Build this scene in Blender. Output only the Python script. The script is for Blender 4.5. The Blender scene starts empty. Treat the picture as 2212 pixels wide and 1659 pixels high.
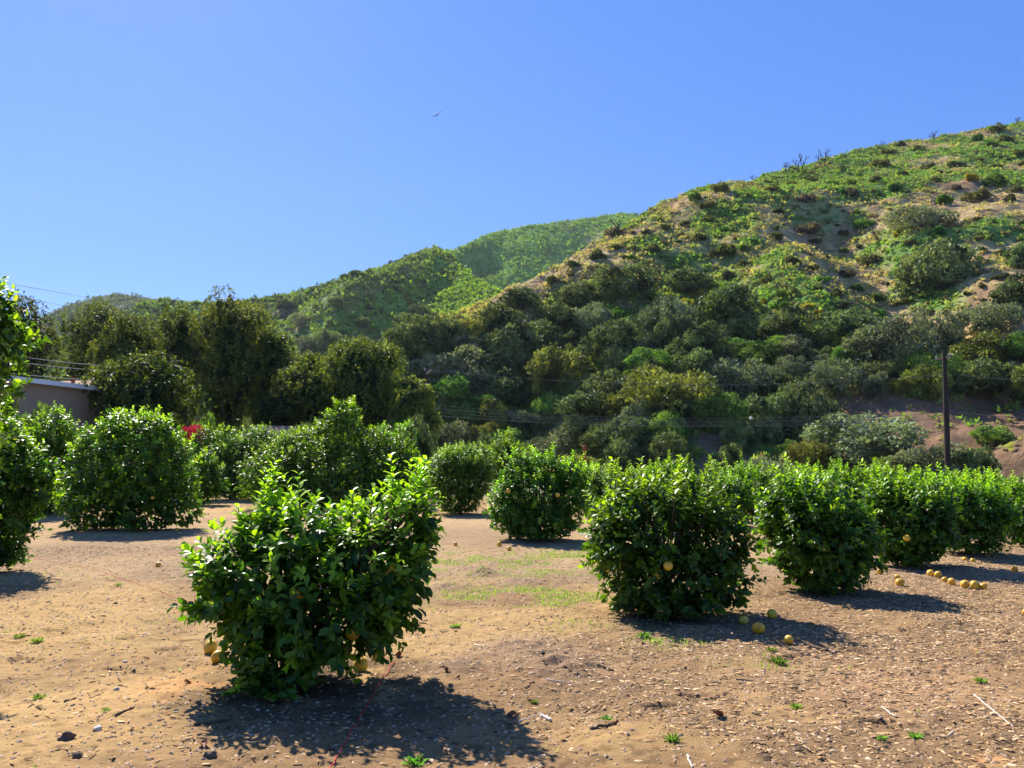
import bpy, math, random
import numpy as np
from mathutils import Vector
rs = np.random.RandomState(7)
random.seed(7)
R = math.radians
C = bpy.context.scene.collection
SUN_AZ, SUN_EL = -30.0, 43.0          # azimuth from +Y (negative = left), elevation
PITCH = 5.87
EYE = 1.6

# ------------------------------------------------------------------ helpers
def ray(x, y):
    """a pixel of the 2212 wide photo -> (x/y, (z-eye)/y) of its viewing direction"""
    xc = (np.asarray(x, float) - 1106) / 1658.0
    yc = (829.5 - np.asarray(y, float)) / 1658.0
    p = R(PITCH)
    Y = math.cos(p) - yc * math.sin(p)
    return xc / Y, (math.sin(p) + yc * math.cos(p)) / Y
def at(x, y, d):
    u, e = ray(x, y)
    return Vector((float(u) * d, d, EYE + float(e) * d))
def ground_depth(y):
    u, e = ray(1106, y)
    return EYE / max(1e-4, -float(e))
def gpt(x, y):
    d = ground_depth(y)
    p = at(x, y, d)
    return p.x, p.y

def tag(o, label=None, cat=None, group=None, kind=None):
    if label: o['label'] = label
    if cat: o['category'] = cat
    if group: o['group'] = group
    if kind: o['kind'] = kind
    return o
def empty(name, loc=(0, 0, 0), rz=0.0):
    o = bpy.data.objects.new(name, None); C.objects.link(o)
    o.location = loc; o.rotation_euler = (0, 0, rz); o.empty_display_size = .2
    return o
def mesh_data(name, V, F, mat, tint=None, smooth=False):
    V = np.asarray(V, np.float32); F = np.asarray(F, np.int32)
    me = bpy.data.meshes.new(name)
    k = F.shape[1]
    me.vertices.add(len(V)); me.vertices.foreach_set('co', V.ravel())
    me.loops.add(F.size); me.loops.foreach_set('vertex_index', F.ravel())
    me.polygons.add(len(F))
    me.polygons.foreach_set('loop_start', np.arange(0, F.size, k, dtype=np.int32))
    me.polygons.foreach_set('loop_total', np.full(len(F), k, np.int32))
    if smooth: me.polygons.foreach_set('use_smooth', np.ones(len(F), bool))
    me.update(calc_edges=True)
    if tint is not None:
        a = me.color_attributes.new('tint', 'FLOAT_COLOR', 'POINT')
        t = np.ones((len(V), 4), np.float32); t[:, :3] = tint
        a.data.foreach_set('color', t.ravel())
    me.materials.append(mat)
    return me
def mesh_obj(name, V, F, mat, parent=None, tint=None, smooth=False):
    o = bpy.data.objects.new(name, mesh_data(name, V, F, mat, tint, smooth)); C.objects.link(o)
    if parent is not None: o.parent = parent
    return o
class MB:
    """collects shapes for ONE mesh (polygons of any size)"""
    def __init__(s): s.v = []; s.f = []
    def add(s, V, F):
        b = len(s.v); s.v += [tuple(map(float, p)) for p in V]; s.f += [tuple(int(i) + b for i in q) for q in F]; return s
    def box(s, c, d, rz=0.0, tilt=0.0):
        x, y, z = (q / 2 for q in d)
        vs = []
        for a, b_, c_ in ((-1,-1,-1),(1,-1,-1),(1,1,-1),(-1,1,-1),(-1,-1,1),(1,-1,1),(1,1,1),(-1,1,1)):
            px, py, pz = a*x, b_*y, c_*z
            px, pz = px*math.cos(tilt)-pz*math.sin(tilt), px*math.sin(tilt)+pz*math.cos(tilt)
            vs.append((c[0]+px*math.cos(rz)-py*math.sin(rz), c[1]+px*math.sin(rz)+py*math.cos(rz), c[2]+pz))
        return s.add(vs, ((0,3,2,1),(4,5,6,7),(0,1,5,4),(1,2,6,5),(2,3,7,6),(3,0,4,7)))
    def tube(s, pts, rad, n=6):
        V, F = tube(pts, rad, n); return s.add(V, F)
    def build(s, name, mat, parent=None, smooth=False):
        me = bpy.data.meshes.new(name); me.from_pydata(s.v, [], s.f); me.update()
        if smooth:
            for p in me.polygons: p.use_smooth = True
        me.materials.append(mat)
        o = bpy.data.objects.new(name, me); C.objects.link(o)
        if parent is not None: o.parent = parent
        return o
def norm(a):
    a = np.asarray(a, float); return a / np.maximum(np.linalg.norm(a, axis=-1, keepdims=True), 1e-9)
def tube(pts, rad, n=6):
    pts = np.asarray(pts, float); rad = np.broadcast_to(np.asarray(rad, float), (len(pts),))
    T = norm(np.gradient(pts, axis=0)); ref = np.array([0, 0, 1.0]) if abs(T[0][2]) < .8 else np.array([1.0, 0, 0])
    A = norm(np.cross(T, ref)); B = np.cross(T, A)
    th = np.arange(n) * 2 * np.pi / n
    V = pts[:, None] + rad[:, None, None] * (np.cos(th)[None, :, None] * A[:, None] + np.sin(th)[None, :, None] * B[:, None])
    F = [(i*n+j, i*n+(j+1) % n, (i+1)*n+(j+1) % n, (i+1)*n+j) for i in range(len(pts)-1) for j in range(n)]
    return V.reshape(-1, 3), F

def _h(ix, iy, seed):
    n = (ix.astype(np.int64) * 374761393 + iy.astype(np.int64) * 668265263 + seed * 974634777) & 0xffffffff
    n = ((n ^ (n >> 13)) * 1274126177) & 0xffffffff
    n = (n ^ (n >> 16)) & 0xffffff
    return n / float(0xffffff)
def vnoise(x, y, seed=0):
    x = np.asarray(x, float); y = np.asarray(y, float)
    ix = np.floor(x); iy = np.floor(y); fx = x-ix; fy = y-iy
    fx = fx*fx*fx*(fx*(fx*6-15)+10); fy = fy*fy*fy*(fy*(fy*6-15)+10)
    a = _h(ix, iy, seed); b = _h(ix+1, iy, seed); c = _h(ix, iy+1, seed); d = _h(ix+1, iy+1, seed)
    return (a*(1-fx)+b*fx)*(1-fy) + (c*(1-fx)+d*fx)*fy
def fbm(x, y, octv=4, seed=0, gain=.5):
    t = 0; a = 1; s = 0; 
    for k in range(octv):
        t = t + a*(vnoise(x*2**k+k*17.3, y*2**k-k*9.1, seed+k)*2-1); s += a; a *= gain
    return t / s
def sstep(a, b, x):
    t = np.clip((np.asarray(x, float)-a)/(b-a), 0, 1); return t*t*(3-2*t)

# ------------------------------------------------------------------ materials
def new_mat(name):
    m = bpy.data.materials.new(name); m.use_nodes = True
    nt = m.node_tree; nt.nodes.clear()
    return m, nt, nt.nodes.new('ShaderNodeOutputMaterial')
def N(nt, t, **kw):
    n = nt.nodes.new('ShaderNode' + t)
    for k, v in kw.items():
        if k.startswith('_'): setattr(n, k[1:], v)
        else:
            key = int(k[1:]) if k[0] == 'i' and k[1:].isdigit() else k.replace('_', ' ')
            n.inputs[key].default_value = v
    return n
def bsdf(nt, out, rough=.7, spec=.3, metal=0):
    b = nt.nodes.new('ShaderNodeBsdfPrincipled')
    b.inputs['Roughness'].default_value = rough; b.inputs['Specular IOR Level'].default_value = spec; b.inputs['Metallic'].default_value = metal
    nt.links.new(b.outputs[0], out.inputs[0]); return b
def leaf_mat(name, rough=.38, spec=.5, transl=.4, tmul=(1.5, 1.5, .6), hue=.02, val=.3, clump=0.0):
    m, nt, out = new_mat(name); L = nt.links.new
    at_ = N(nt, 'Attribute', _attribute_name='tint')
    oi = nt.nodes.new('ShaderNodeObjectInfo')
    mr = N(nt, 'MapRange', i3=1-val, i4=1+val); L(oi.outputs['Random'], mr.inputs[0])
    mh = N(nt, 'MapRange', i3=.5-hue, i4=.5+hue)
    wn = N(nt, 'Math', _operation='FRACT'); mm = N(nt, 'Math', _operation='MULTIPLY', i1=7.31)
    L(oi.outputs['Random'], mm.inputs[0]); L(mm.outputs[0], wn.inputs[0]); L(wn.outputs[0], mh.inputs[0])
    hs = N(nt, 'HueSaturation', Saturation=1.0)
    L(mh.outputs[0], hs.inputs['Hue']); L(mr.outputs[0], hs.inputs['Value']); L(at_.outputs['Color'], hs.inputs['Color'])
    b = nt.nodes.new('ShaderNodeBsdfPrincipled')
    b.inputs['Roughness'].default_value = rough; b.inputs['Specular IOR Level'].default_value = spec
    L(hs.outputs[0], b.inputs['Base Color'])
    tc = N(nt, 'VectorMath', _operation='MULTIPLY'); tc.inputs[1].default_value = tmul
    L(hs.outputs[0], tc.inputs[0])
    tr = nt.nodes.new('ShaderNodeBsdfTranslucent'); L(tc.outputs[0], tr.inputs[0])
    mx = N(nt, 'MixShader', i0=transl); L(b.outputs[0], mx.inputs[1]); L(tr.outputs[0], mx.inputs[2]); L(mx.outputs[0], out.inputs[0])
    return m
def plain(name, col, rough=.7, spec=.3, noise=.25, scale=8, bump=.0, metal=0, coord='Object', stretch=(1, 1, 1)):
    m, nt, out = new_mat(name); L = nt.links.new; b = bsdf(nt, out, rough, spec, metal)
    tc = nt.nodes.new('ShaderNodeTexCoord'); mp = N(nt, 'Mapping'); mp.inputs['Scale'].default_value = stretch
    L(tc.outputs[coord], mp.inputs[0])
    nz = N(nt, 'TexNoise', Scale=scale, Detail=6, Roughness=.6); L(mp.outputs[0], nz.inputs['Vector'])
    cr = nt.nodes.new('ShaderNodeValToRGB')
    cr.color_ramp.elements[0].position = .3; cr.color_ramp.elements[1].position = .7
    cr.color_ramp.elements[0].color = (*[c*(1-noise) for c in col], 1); cr.color_ramp.elements[1].color = (*[min(1, c*(1+noise)) for c in col], 1)
    L(nz.outputs[0], cr.inputs[0]); L(cr.outputs[0], b.inputs['Base Color'])
    if bump:
        bp = N(nt, 'Bump', Strength=bump, Distance=.02); L(nz.outputs[0], bp.inputs['Height']); L(bp.outputs[0], b.inputs['Normal'])
    return m
def tint_mat(name, rough=.9, spec=.1, nscale=3.0, namp=.25, bump=.3, bdist=.02, extra=None):
    """colour from the mesh's own 'tint' attribute broken up by fine world noise"""
    m, nt, out = new_mat(name); L = nt.links.new; b = bsdf(nt, out, rough, spec)
    a = N(nt, 'Attribute', _attribute_name='tint')
    geo = nt.nodes.new('ShaderNodeNewGeometry')
    n1 = N(nt, 'TexNoise', Scale=nscale, Detail=8, Roughness=.65); L(geo.outputs['Position'], n1.inputs['Vector'])
    n2 = N(nt, 'TexNoise', Scale=nscale*7.3, Detail=6, Roughness=.7); L(geo.outputs['Position'], n2.inputs['Vector'])
    ad = N(nt, 'Math', _operation='ADD'); L(n1.outputs[0], ad.inputs[0]); L(n2.outputs[0], ad.inputs[1])
    mr = N(nt, 'MapRange', i1=.7, i2=1.3, i3=1-namp, i4=1+namp); L(ad.outputs[0], mr.inputs[0])
    vm = N(nt, 'VectorMath', _operation='SCALE'); L(a.outputs['Color'], vm.inputs[0]); L(mr.outputs[0], vm.inputs['Scale'])
    L(vm.outputs[0], b.inputs['Base Color'])
    bp = N(nt, 'Bump', Strength=bump, Distance=bdist); L(ad.outputs[0], bp.inputs['Height']); L(bp.outputs[0], b.inputs['Normal'])
    return m
M = {}
M['citrus'] = leaf_mat('citrus_leaf', .40, .36, .47, (1.9, 1.8, .35), .012, .12)
M['oak'] = leaf_mat('oak_leaf', .65, .15, .22, (1.5, 1.5, .6), .022, .22)
M['pepper'] = leaf_mat('pepper_leaf', .55, .3, .42, (1.7, 1.5, .35), .012, .18)
M['scrub'] = leaf_mat('scrub_leaf', .7, .15, .42, (1.5, 1.6, .6), .03, .3)
M['petal'] = leaf_mat('petal', .6, .2, .4, (1.2, 1.1, 1.1), .0, .1)
M['soil'] = tint_mat('soil', .95, .08, 9.0, .22, .55, .03)
M['hill'] = tint_mat('hill_ground', .95, .05, .45, .35, .8, .5)
M['chips'] = tint_mat('wood_chips', .85, .15, 20, .15, .1, .01)
M['bark'] = plain('bark', (.10, .075, .055), .9, .1, .4, 14, .6, stretch=(1, 1, .25))
M['pale_bark'] = plain('pale_bark', (.2, .17, .14), .9, .1, .3, 9, .5, stretch=(1, 1, .3))
M['pole'] = plain('creosoted_timber', (.035, .026, .022), .85, .2, .35, 6, .4, stretch=(3, 3, .3))
M['wire'] = plain('weathered_cable', (.11, .115, .125), .6, .3, .1, 5)
M['metal'] = plain('galvanised_metal', (.4, .41, .42), .45, .5, .15, 5, metal=.6)
M['rust'] = plain('rusty_orange_metal', (.35, .085, .035), .75, .3, .3, 12, .2)
M['cord'] = plain('red_string', (.55, .03, .035), .7, .3, .2, 30)
M['twig'] = plain('dry_twig', (.28, .2, .13), .85, .15, .35, 20, .4)
M['whitewood'] = plain('bleached_wood', (.62, .55, .46), .8, .2, .15, 25, .3)
M['dryleaf'] = plain('dry_leaf', (.22, .085, .035), .7, .3, .35, 25, .3)
M['stone'] = plain('pale_stone', (.5, .45, .38), .8, .2, .25, 15, .4)
M['bird'] = plain('dark_feather', (.03, .028, .027), .7, .2, .3, 20)
M['roof_metal'] = plain('pale_roof_sheet', (.62, .62, .62), .55, .4, .08, 2, .05)
M['panel'] = plain('skylight_sheet', (.8, .82, .84), .3, .5, .04, 3)
M['tile'] = plain('brown_roof_tile', (.30, .17, .115), .85, .2, .3, 7, .5)
M['plaster'] = plain('grey_plaster', (.24, .27, .27), .85, .2, .12, 4, .2)
M['fascia'] = plain('white_fascia', (.78, .78, .76), .5, .4, .05, 5)
M['tan_board'] = plain('tan_boards', (.36, .21, .11), .85, .15, .25, 5, .3, stretch=(1, 1, .12))
M['asphalt'] = plain('asphalt', (.16, .16, .17), .9, .2, .15, 20, .2)
M['dark'] = plain('dark_opening', (.02, .02, .022), .5, .3, .1, 5)
def fruit_mat():
    m, nt, out = new_mat('citrus_peel'); L = nt.links.new; b = bsdf(nt, out, .42, .45)
    oi = nt.nodes.new('ShaderNodeObjectInfo'); cr = nt.nodes.new('ShaderNodeValToRGB')
    cr.color_ramp.elements[0].color = (.74, .34, .018, 1); cr.color_ramp.elements[1].color = (.74, .49, .04, 1)
    L(oi.outputs['Random'], cr.inputs[0])
    tc = nt.nodes.new('ShaderNodeTexCoord'); nz = N(nt, 'TexNoise', Scale=9, Detail=5); L(tc.outputs['Object'], nz.inputs['Vector'])
    mr = N(nt, 'MapRange', i1=.36, i2=.62, i3=.7, i4=1.1); L(nz.outputs[0], mr.inputs[0])
    vm = N(nt, 'VectorMath', _operation='SCALE'); L(cr.outputs[0], vm.inputs[0]); L(mr.outputs[0], vm.inputs['Scale']); L(vm.outputs[0], b.inputs['Base Color'])
    n2 = N(nt, 'TexVoronoi', Scale=140); L(tc.outputs['Object'], n2.inputs['Vector'])
    bp = N(nt, 'Bump', Strength=.25, Distance=.002); L(n2.outputs[0], bp.inputs['Height']); L(bp.outputs[0], b.inputs['Normal'])
    return m
M['fruit'] = fruit_mat()
def corrugated():
    m, nt, out = new_mat('corrugated_wall'); L = nt.links.new; b = bsdf(nt, out, .6, .3)
    tc = nt.nodes.new('ShaderNodeTexCoord'); nz = N(nt, 'TexNoise', Scale=1.2, Detail=6); L(tc.outputs['Object'], nz.inputs['Vector'])
    cr = nt.nodes.new('ShaderNodeValToRGB'); cr.color_ramp.elements[0].color = (.27, .20, .135, 1); cr.color_ramp.elements[1].color = (.38, .29, .20, 1)
    L(nz.outputs[0], cr.inputs[0]); L(cr.outputs[0], b.inputs['Base Color']); return m
M['corrugated'] = corrugated()

# ------------------------------------------------------------------ terrain
def ridge_fn(pts, k, d0pts):
    u, e = ray([p[0] for p in pts], [p[1] for p in pts])
    o = np.argsort(u); u = u[o]; e = e[o]
    du = ray([p[0] for p in d0pts], [900]*len(d0pts))[0]; dd = [p[1] for p in d0pts]
    er = lambda q: np.interp(q, u, e)
    d0 = lambda q: np.interp(q, du, dd)
    d1 = lambda q: (k*d0(q)+EYE)/(k-np.minimum(er(q), k-.06))
    return er, d0, d1
KA = .60
A_er, A_d0, A_d1 = ridge_fn([(480,1010),(640,960),(740,860),(830,775),(870,722),(930,700),(1000,672),(1050,650),(1120,615),(1200,575),(1290,525),(1370,474),(1430,440),(1480,418),(1540,402),(1600,392),(1700,366),(1800,340),(1900,312),(2000,298),(2100,282),(2212,262),(2500,225),(3000,215)],
    KA, [(500,112),(850,98),(1400,84),(2212,68),(3000,60)])
def seg_dist(x, y, pts):
    best = np.full(np.shape(x), 1e9)
    for (ax, ay), (bx, by) in zip(pts[:-1], pts[1:]):
        dx, dy = bx-ax, by-ay; t = np.clip(((x-ax)*dx+(y-ay)*dy)/(dx*dx+dy*dy), 0, 1)
        best = np.minimum(best, np.hypot(x-ax-t*dx, y-ay-t*dy))
    return best
def plane_pt(x, y):           # pixel -> plan position on the smooth face of the near hill
    u, e = ray(x, y); u = float(u); e = float(e); d0 = float(A_d0(u)); d = (KA*d0+EYE)/(KA-e); return (u*d, d)
GULLY = [plane_pt(*p) for p in ((1800,470),(1880,540),(1980,620),(2080,690),(2180,770),(2300,860))]
GULLY2 = [plane_pt(*p) for p in ((1500,560),(1580,680),(1640,800),(1700,900))]
GULLY3 = [plane_pt(*p) for p in ((1180,640),(1150,760),(1180,880),(1250,960))]
SPUR = [plane_pt(*p) for p in ((2050,560),(2212,700),(2350,800))]
def HA(x, y):
    x = np.asarray(x, float); y = np.asarray(y, float); u = x/y
    d0 = A_d0(u); d1 = A_d1(u)
    zr = KA*(d1-d0)
    t = (y-d0)/np.maximum(d1-d0, 1)
    z = KA*(np.minimum(y, d1)-d0)
    back = np.maximum(y-d1, 0); z = z - .0035*back**2 - .18*back
    w = np.clip(zr/12, 0, 1)*sstep(-.02, .12, t)*(1-.85*sstep(.8, .98, t))
    z = z + w*(4.5*fbm(x/38, y/38, 3, 11) - 9.0*np.exp(-(seg_dist(x, y, GULLY)/10)**2) - 6.0*np.exp(-(seg_dist(x, y, GULLY2)/9)**2) - 4.0*np.exp(-(seg_dist(x, y, GULLY3)/8)**2))
    z = z + np.clip(zr/8, 0, 1)*sstep(-.02, .05, t)*(1.15*fbm(x/8, y/8, 3, 21) + .42*fbm(x/2.0, y/2.0, 3, 31))
    # road cut at the right foot: steeper bare bank
    cut = sstep(.56, .68, u)*(1-sstep(0, 14, y-d0-2))*sstep(-2, 1, y-d0)
    z = z + cut*3.0*(.6+.4*fbm(x/5, y/5, 2, 77))
    return z
KB = .55
B_er, B_d0, B_d1 = ridge_fn([(-200,760),(120,740),(200,712),(260,682),(305,662),(350,648),(400,652),(450,655),(490,656),(560,646),(600,640),(680,620),(750,600),(830,581),(870,566),(905,551),(940,540),(965,548),(1000,578),(1050,615),(1100,645),(1200,700),(1400,800)],
    KB, [(-200,300),(400,280),(800,265),(1400,240)])
CREST = None
def HB(x, y):
    x = np.asarray(x, float); y = np.asarray(y, float); u = x/y
    d0 = B_d0(u); d1 = B_d1(u); t = (y-d0)/np.maximum(d1-d0, 1)
    z = KB*(np.minimum(y, d1)-d0); back = np.maximum(y-d1, 0); z = z-.0015*back**2-.25*back
    w = sstep(0, .15, t)*(1-.85*sstep(.82, .98, t))
    z = z + w*(6*np.abs(fbm((x-.3*y)/24, y/200, 2, 45)) + 13*fbm(x/85, y/85, 3, 41) + 14*np.exp(-(seg_dist(x, y, B_CREST)/26)**2) - 9*np.exp(-(seg_dist(x, y, B_RAV)/22)**2) - 12*np.exp(-(seg_dist(x, y, B_RAV2)/24)**2))
    return z + w*1.6*fbm(x/16, y/16, 3, 43) + .5*fbm(x/5, y/5, 2, 44)
def bpt(x, y, k, d0f):
    u, e = ray(x, y); u = float(u); e = float(e); d = (k*float(d0f(u))+EYE)/(k-e); return (u*d, d)
B_CREST = [bpt(x, y, KB, B_d0) for x, y in ((935,545),(850,605),(760,665),(700,720))]
B_RAV = [bpt(x, y, KB, B_d0) for x, y in ((800,600),(700,650),(600,720),(560,800))]
B_RAV2 = [bpt(x, y, KB, B_d0) for x, y in ((980,580),(930,690),(860,760))]
KC = .6
D_er, D_d0, D_d1 = ridge_fn([(700,640),(900,560),(985,533),(1010,525),(1030,514),(1060,503),(1100,494),(1150,487),(1200,480),(1250,474),(1300,467),(1345,462),(1372,465),(1450,470),(1700,470)], KC, [(700,400),(1700,400)])
B2_RAV = [bpt(x, y, KC, D_d0) for x, y in ((1020,535),(1080,580),(1150,640))]
B2_RAV2 = [bpt(x, y, KC, D_d0) for x, y in ((1290,480),(1260,540),(1200,600))]
def HD(x, y):
    x = np.asarray(x, float); y = np.asarray(y, float); u = x/y
    d0 = D_d0(u); d1 = D_d1(u); t = (y-d0)/np.maximum(d1-d0, 1)
    z = KC*(np.minimum(y, d1)-d0); back = np.maximum(y-d1, 0); z = z-.0012*back**2-.2*back
    w = sstep(0, .15, t)*(1-.85*sstep(.85, .98, t))
    z = z + w*(7*np.abs(fbm((x+.5*y)/26, y/260, 2, 55)) + 18*fbm(x/120, y/120, 3, 51) - 22*np.exp(-(seg_dist(x, y, B2_RAV)/30)**2) - 18*np.exp(-(seg_dist(x, y, B2_RAV2)/30)**2))
    return z + w*2.2*fbm(x/20, y/20, 3, 53) + .6*fbm(x/7, y/7, 2, 54)
E_er, E_d0, E_d1 = ridge_fn([(-300,800),(40,715),(95,684),(130,668),(160,656),(195,648),(225,640),(250,637),(280,639),(330,646),(350,650),(430,664),(600,700)], .5, [(-300,520),(700,520)])
def HE(x, y):
    x = np.asarray(x, float); y = np.asarray(y, float); u = x/y
    d0 = E_d0(u); d1 = E_d1(u); t = (y-d0)/np.maximum(d1-d0, 1)
    z = .5*(np.minimum(y, d1)-d0); back = np.maximum(y-d1, 0); z = z-.0012*back**2-.25*back
    w = sstep(0, .15, t)*(1-.85*sstep(.85, .98, t))
    return z + w*20*fbm(x/130, y/130, 3, 61) + w*3*fbm(x/22, y/22, 3, 63) + .7*fbm(x/8, y/8, 2, 64)

def mounds(x, y):
    z = 0*x
    for (vx, vy, r, h) in MOUNDS:
        gx, gy = gpt(vx, vy); d = np.hypot((x-gx), (y-gy)*.9)/r
        z = z + h*np.exp(-d*d*1.6)*(1+.5*(fbm(x*9, y*9, 3, 5)))
    for i, (vx, vy) in enumerate(PRINTS):
        gx, gy = gpt(vx, vy); a = .15*(i % 3-1); px = (x-gx)*math.cos(a)+(y-gy)*math.sin(a); py = (y-gy)*math.cos(a)-(x-gx)*math.sin(a)
        q = (px/.11)**2+(py/.05)**2; z = z-.032*np.exp(-q*q)+.014*np.exp(-((q-1.9)/.8)**2)
    return z
PRINTS = [(30,1386),(160,1392),(270,1380),(340,1374),(362,1402),(415,1384),(462,1391),(522,1398),(45,1426),(250,1448),(120,1360),(600,1404),(560,1345),(1500,1500),(1720,1420),(1850,1400),(1960,1360),(1430,1520),(1900,1560)]
MOUNDS = [(1050,1240,.28,.09),(962,1266,.25,.06),(1120,1258,.3,.05),(1215,1430,.42,.085),(1130,1395,.5,.05),(985,1432,.26,.05),(310,1322,.35,.03),(590,1220,.4,.04),(1990,1335,.5,.05),(1300,1588,.3,.035),(150,1345,.4,.03)]
def G(x, y):
    """orchard soil: gentle swells, footprints, clods"""
    x = np.asarray(x, float); y = np.asarray(y, float)
    near = 1-sstep(10, 30, y)
    z = .05*fbm(x/2.2, y/2.2, 3, 1) + near*(.024*fbm(x*2.2, y*2.2, 3, 2) + .016*fbm(x*7, y*7, 4, 3)) + mounds(x, y)*near
    return z - .02
def cast(vx, vy, H, d_from, d_to, n=900):
    u, e = ray(vx, vy); u = float(u); e = float(e)
    d = np.linspace(d_from, d_to, n); z = H(u*d, d); r = EYE+e*d
    hit = np.nonzero(z >= r)[0]
    if len(hit) == 0: return None
    i = hit[0]; return (u*d[i], d[i], float(z[i]))

def lerp3(a, b, t): return np.asarray(a)[None]*(1-t[:, None]) + np.asarray(b)[None]*t[:, None]
def mixc(c, b, t): return c*(1-t[..., None]) + np.asarray(b)*t[..., None]
# ground sheet
def build_ground():
    us = np.linspace(-1.35, 1.35, 760)
    ys = np.concatenate([np.linspace(-4, 2.2, 24), np.geomspace(2.3, 24, 560), np.geomspace(24.5, 1150, 90)])
    U, Y = np.meshgrid(us, ys); X = U*np.maximum(Y+1.2, 5)*np.where(Y < 2, 1.0, 1.0)
    Z = G(X, Y)
    V = np.stack([X, Y, Z], -1).reshape(-1, 3)
    x, y = X.ravel(), Y.ravel()
    c = np.tile(np.array([.40, .25, .104]), (len(x), 1))
    n = fbm(x/1.6, y/1.6, 4, 101); c = mixc(c, (.25, .15, .07), sstep(-.1, .5, n))
    c = mixc(c, (.48, .31, .13), .7*sstep(.1, .5, fbm(x/2.7, y/2.7, 3, 102))*sstep(1.5, -1.5, x+.6))
    mul = mulch(x, y); c = mixc(c, (.195, .122, .062), .85*mul)
    g = grassmask(x, y); c = mixc(c, (.30, .27, .09), .45*g)
    # damp leaf litter under the bushes, tinted extra dark to deepen their shadows
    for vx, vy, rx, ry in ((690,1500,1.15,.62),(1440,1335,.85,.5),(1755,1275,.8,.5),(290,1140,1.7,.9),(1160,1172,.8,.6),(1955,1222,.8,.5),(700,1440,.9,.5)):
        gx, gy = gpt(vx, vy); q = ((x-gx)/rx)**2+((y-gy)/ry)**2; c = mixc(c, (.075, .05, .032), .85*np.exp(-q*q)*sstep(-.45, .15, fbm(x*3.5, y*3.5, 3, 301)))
    # orange litter beside the near tree
    gx, gy = gpt(400, 1480); c = mixc(c, (.52, .27, .11), .65*np.exp(-((x-gx)/.45)**2-((y-gy)/.5)**2)*sstep(-.3, .3, fbm(x*5, y*5, 2, 9)))
    gx, gy = gpt(1900, 1480); c = mixc(c, (.52, .30, .16), .4*np.exp(-((x-gx)/1.0)**2-((y-gy)/.8)**2))
    gx, gy = gpt(2140, 1640); c = mixc(c, (.6, .27, .1), .7*np.exp(-((x-gx)/.1)**2-((y-gy)/.06)**2))
    for (vx, vy, r, h) in MOUNDS[:6]:
        gx, gy = gpt(vx, vy); c = mixc(c, (.22, .145, .10), .75*np.exp(-((x-gx)**2+(y-gy)**2)/(r*r*.9)))
    # grey brown gravelly band behind the near tree, and dull far ground
    c = mixc(c, (.32, .225, .14), .5*sstep(9.5, 12, y)*(1-sstep(22, 30, y)))
    c = mixc(c, (.20, .19, .10), sstep(26, 45, y))
    sp = vnoise(x*22, y*22, 8); c = c*(1-.35*sstep(.72, .9, sp))[:, None]
    nr, nc = len(ys), len(us)
    i = np.arange(nr-1)[:, None]*nc+np.arange(nc-1)[None]
    F = np.stack([i, i+1, i+nc+1, i+nc], -1).reshape(-1, 4)
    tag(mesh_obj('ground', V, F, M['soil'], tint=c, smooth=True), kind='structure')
def mulch(x, y):
    m = sstep(-.4, 1.0, x-.05*(y-5)+.9*fbm(x/1.3, y/1.3, 3, 201))*sstep(-.42, .12, fbm(x/.9+7, y/.9, 4, 203)) * (1-sstep(5.6, 8.5, y-1.1*np.maximum(x-1.2, 0)))
    gx, gy = gpt(250, 1185); m2 = np.exp(-((x-gx)/3.2)**2-((y-gy)/1.1)**2)
    gx, gy = gpt(1010, 1150); m3 = np.exp(-((x-gx)/1.6)**2-((y-gy)/1.6)**2)
    gx, gy = gpt(2000, 1290); m4 = np.exp(-((x-gx)/2.6)**2-((y-gy)/1.8)**2)
    gx, gy = gpt(700, 1540); m5 = .8*np.exp(-((x-gx)/.9)**2-((y-gy)/.5)**2)
    return np.clip(np.maximum.reduce([m, m2, m3*.8, m4*.9, m5]), 0, 1)
def grassmask(x, y):
    g = 0*x
    for vx, vy, rx, ry, a in ((1180,1290,1.5,.9,1.2),(1060,1215,1.9,1.6,1.1),(1250,1200,1.2,1.2,.9),(1240,1330,.8,.5,1),(1390,1385,.5,.25,.9),(930,1320,.6,.5,.35),(300,1350,1.4,1.0,.22),(520,1260,.8,.7,.3),(1650,1440,.4,.3,.5),(250,1240,1.5,1,.2)):
        gx, gy = gpt(vx, vy); g = np.maximum(g, a*np.exp(-((x-gx)/rx)**2-((y-gy)/ry)**2))
    return np.clip(g*1.3*sstep(-.25, .35, fbm(x*1.7, y*1.7, 3, 301)), 0, 1)
build_ground()

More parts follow.
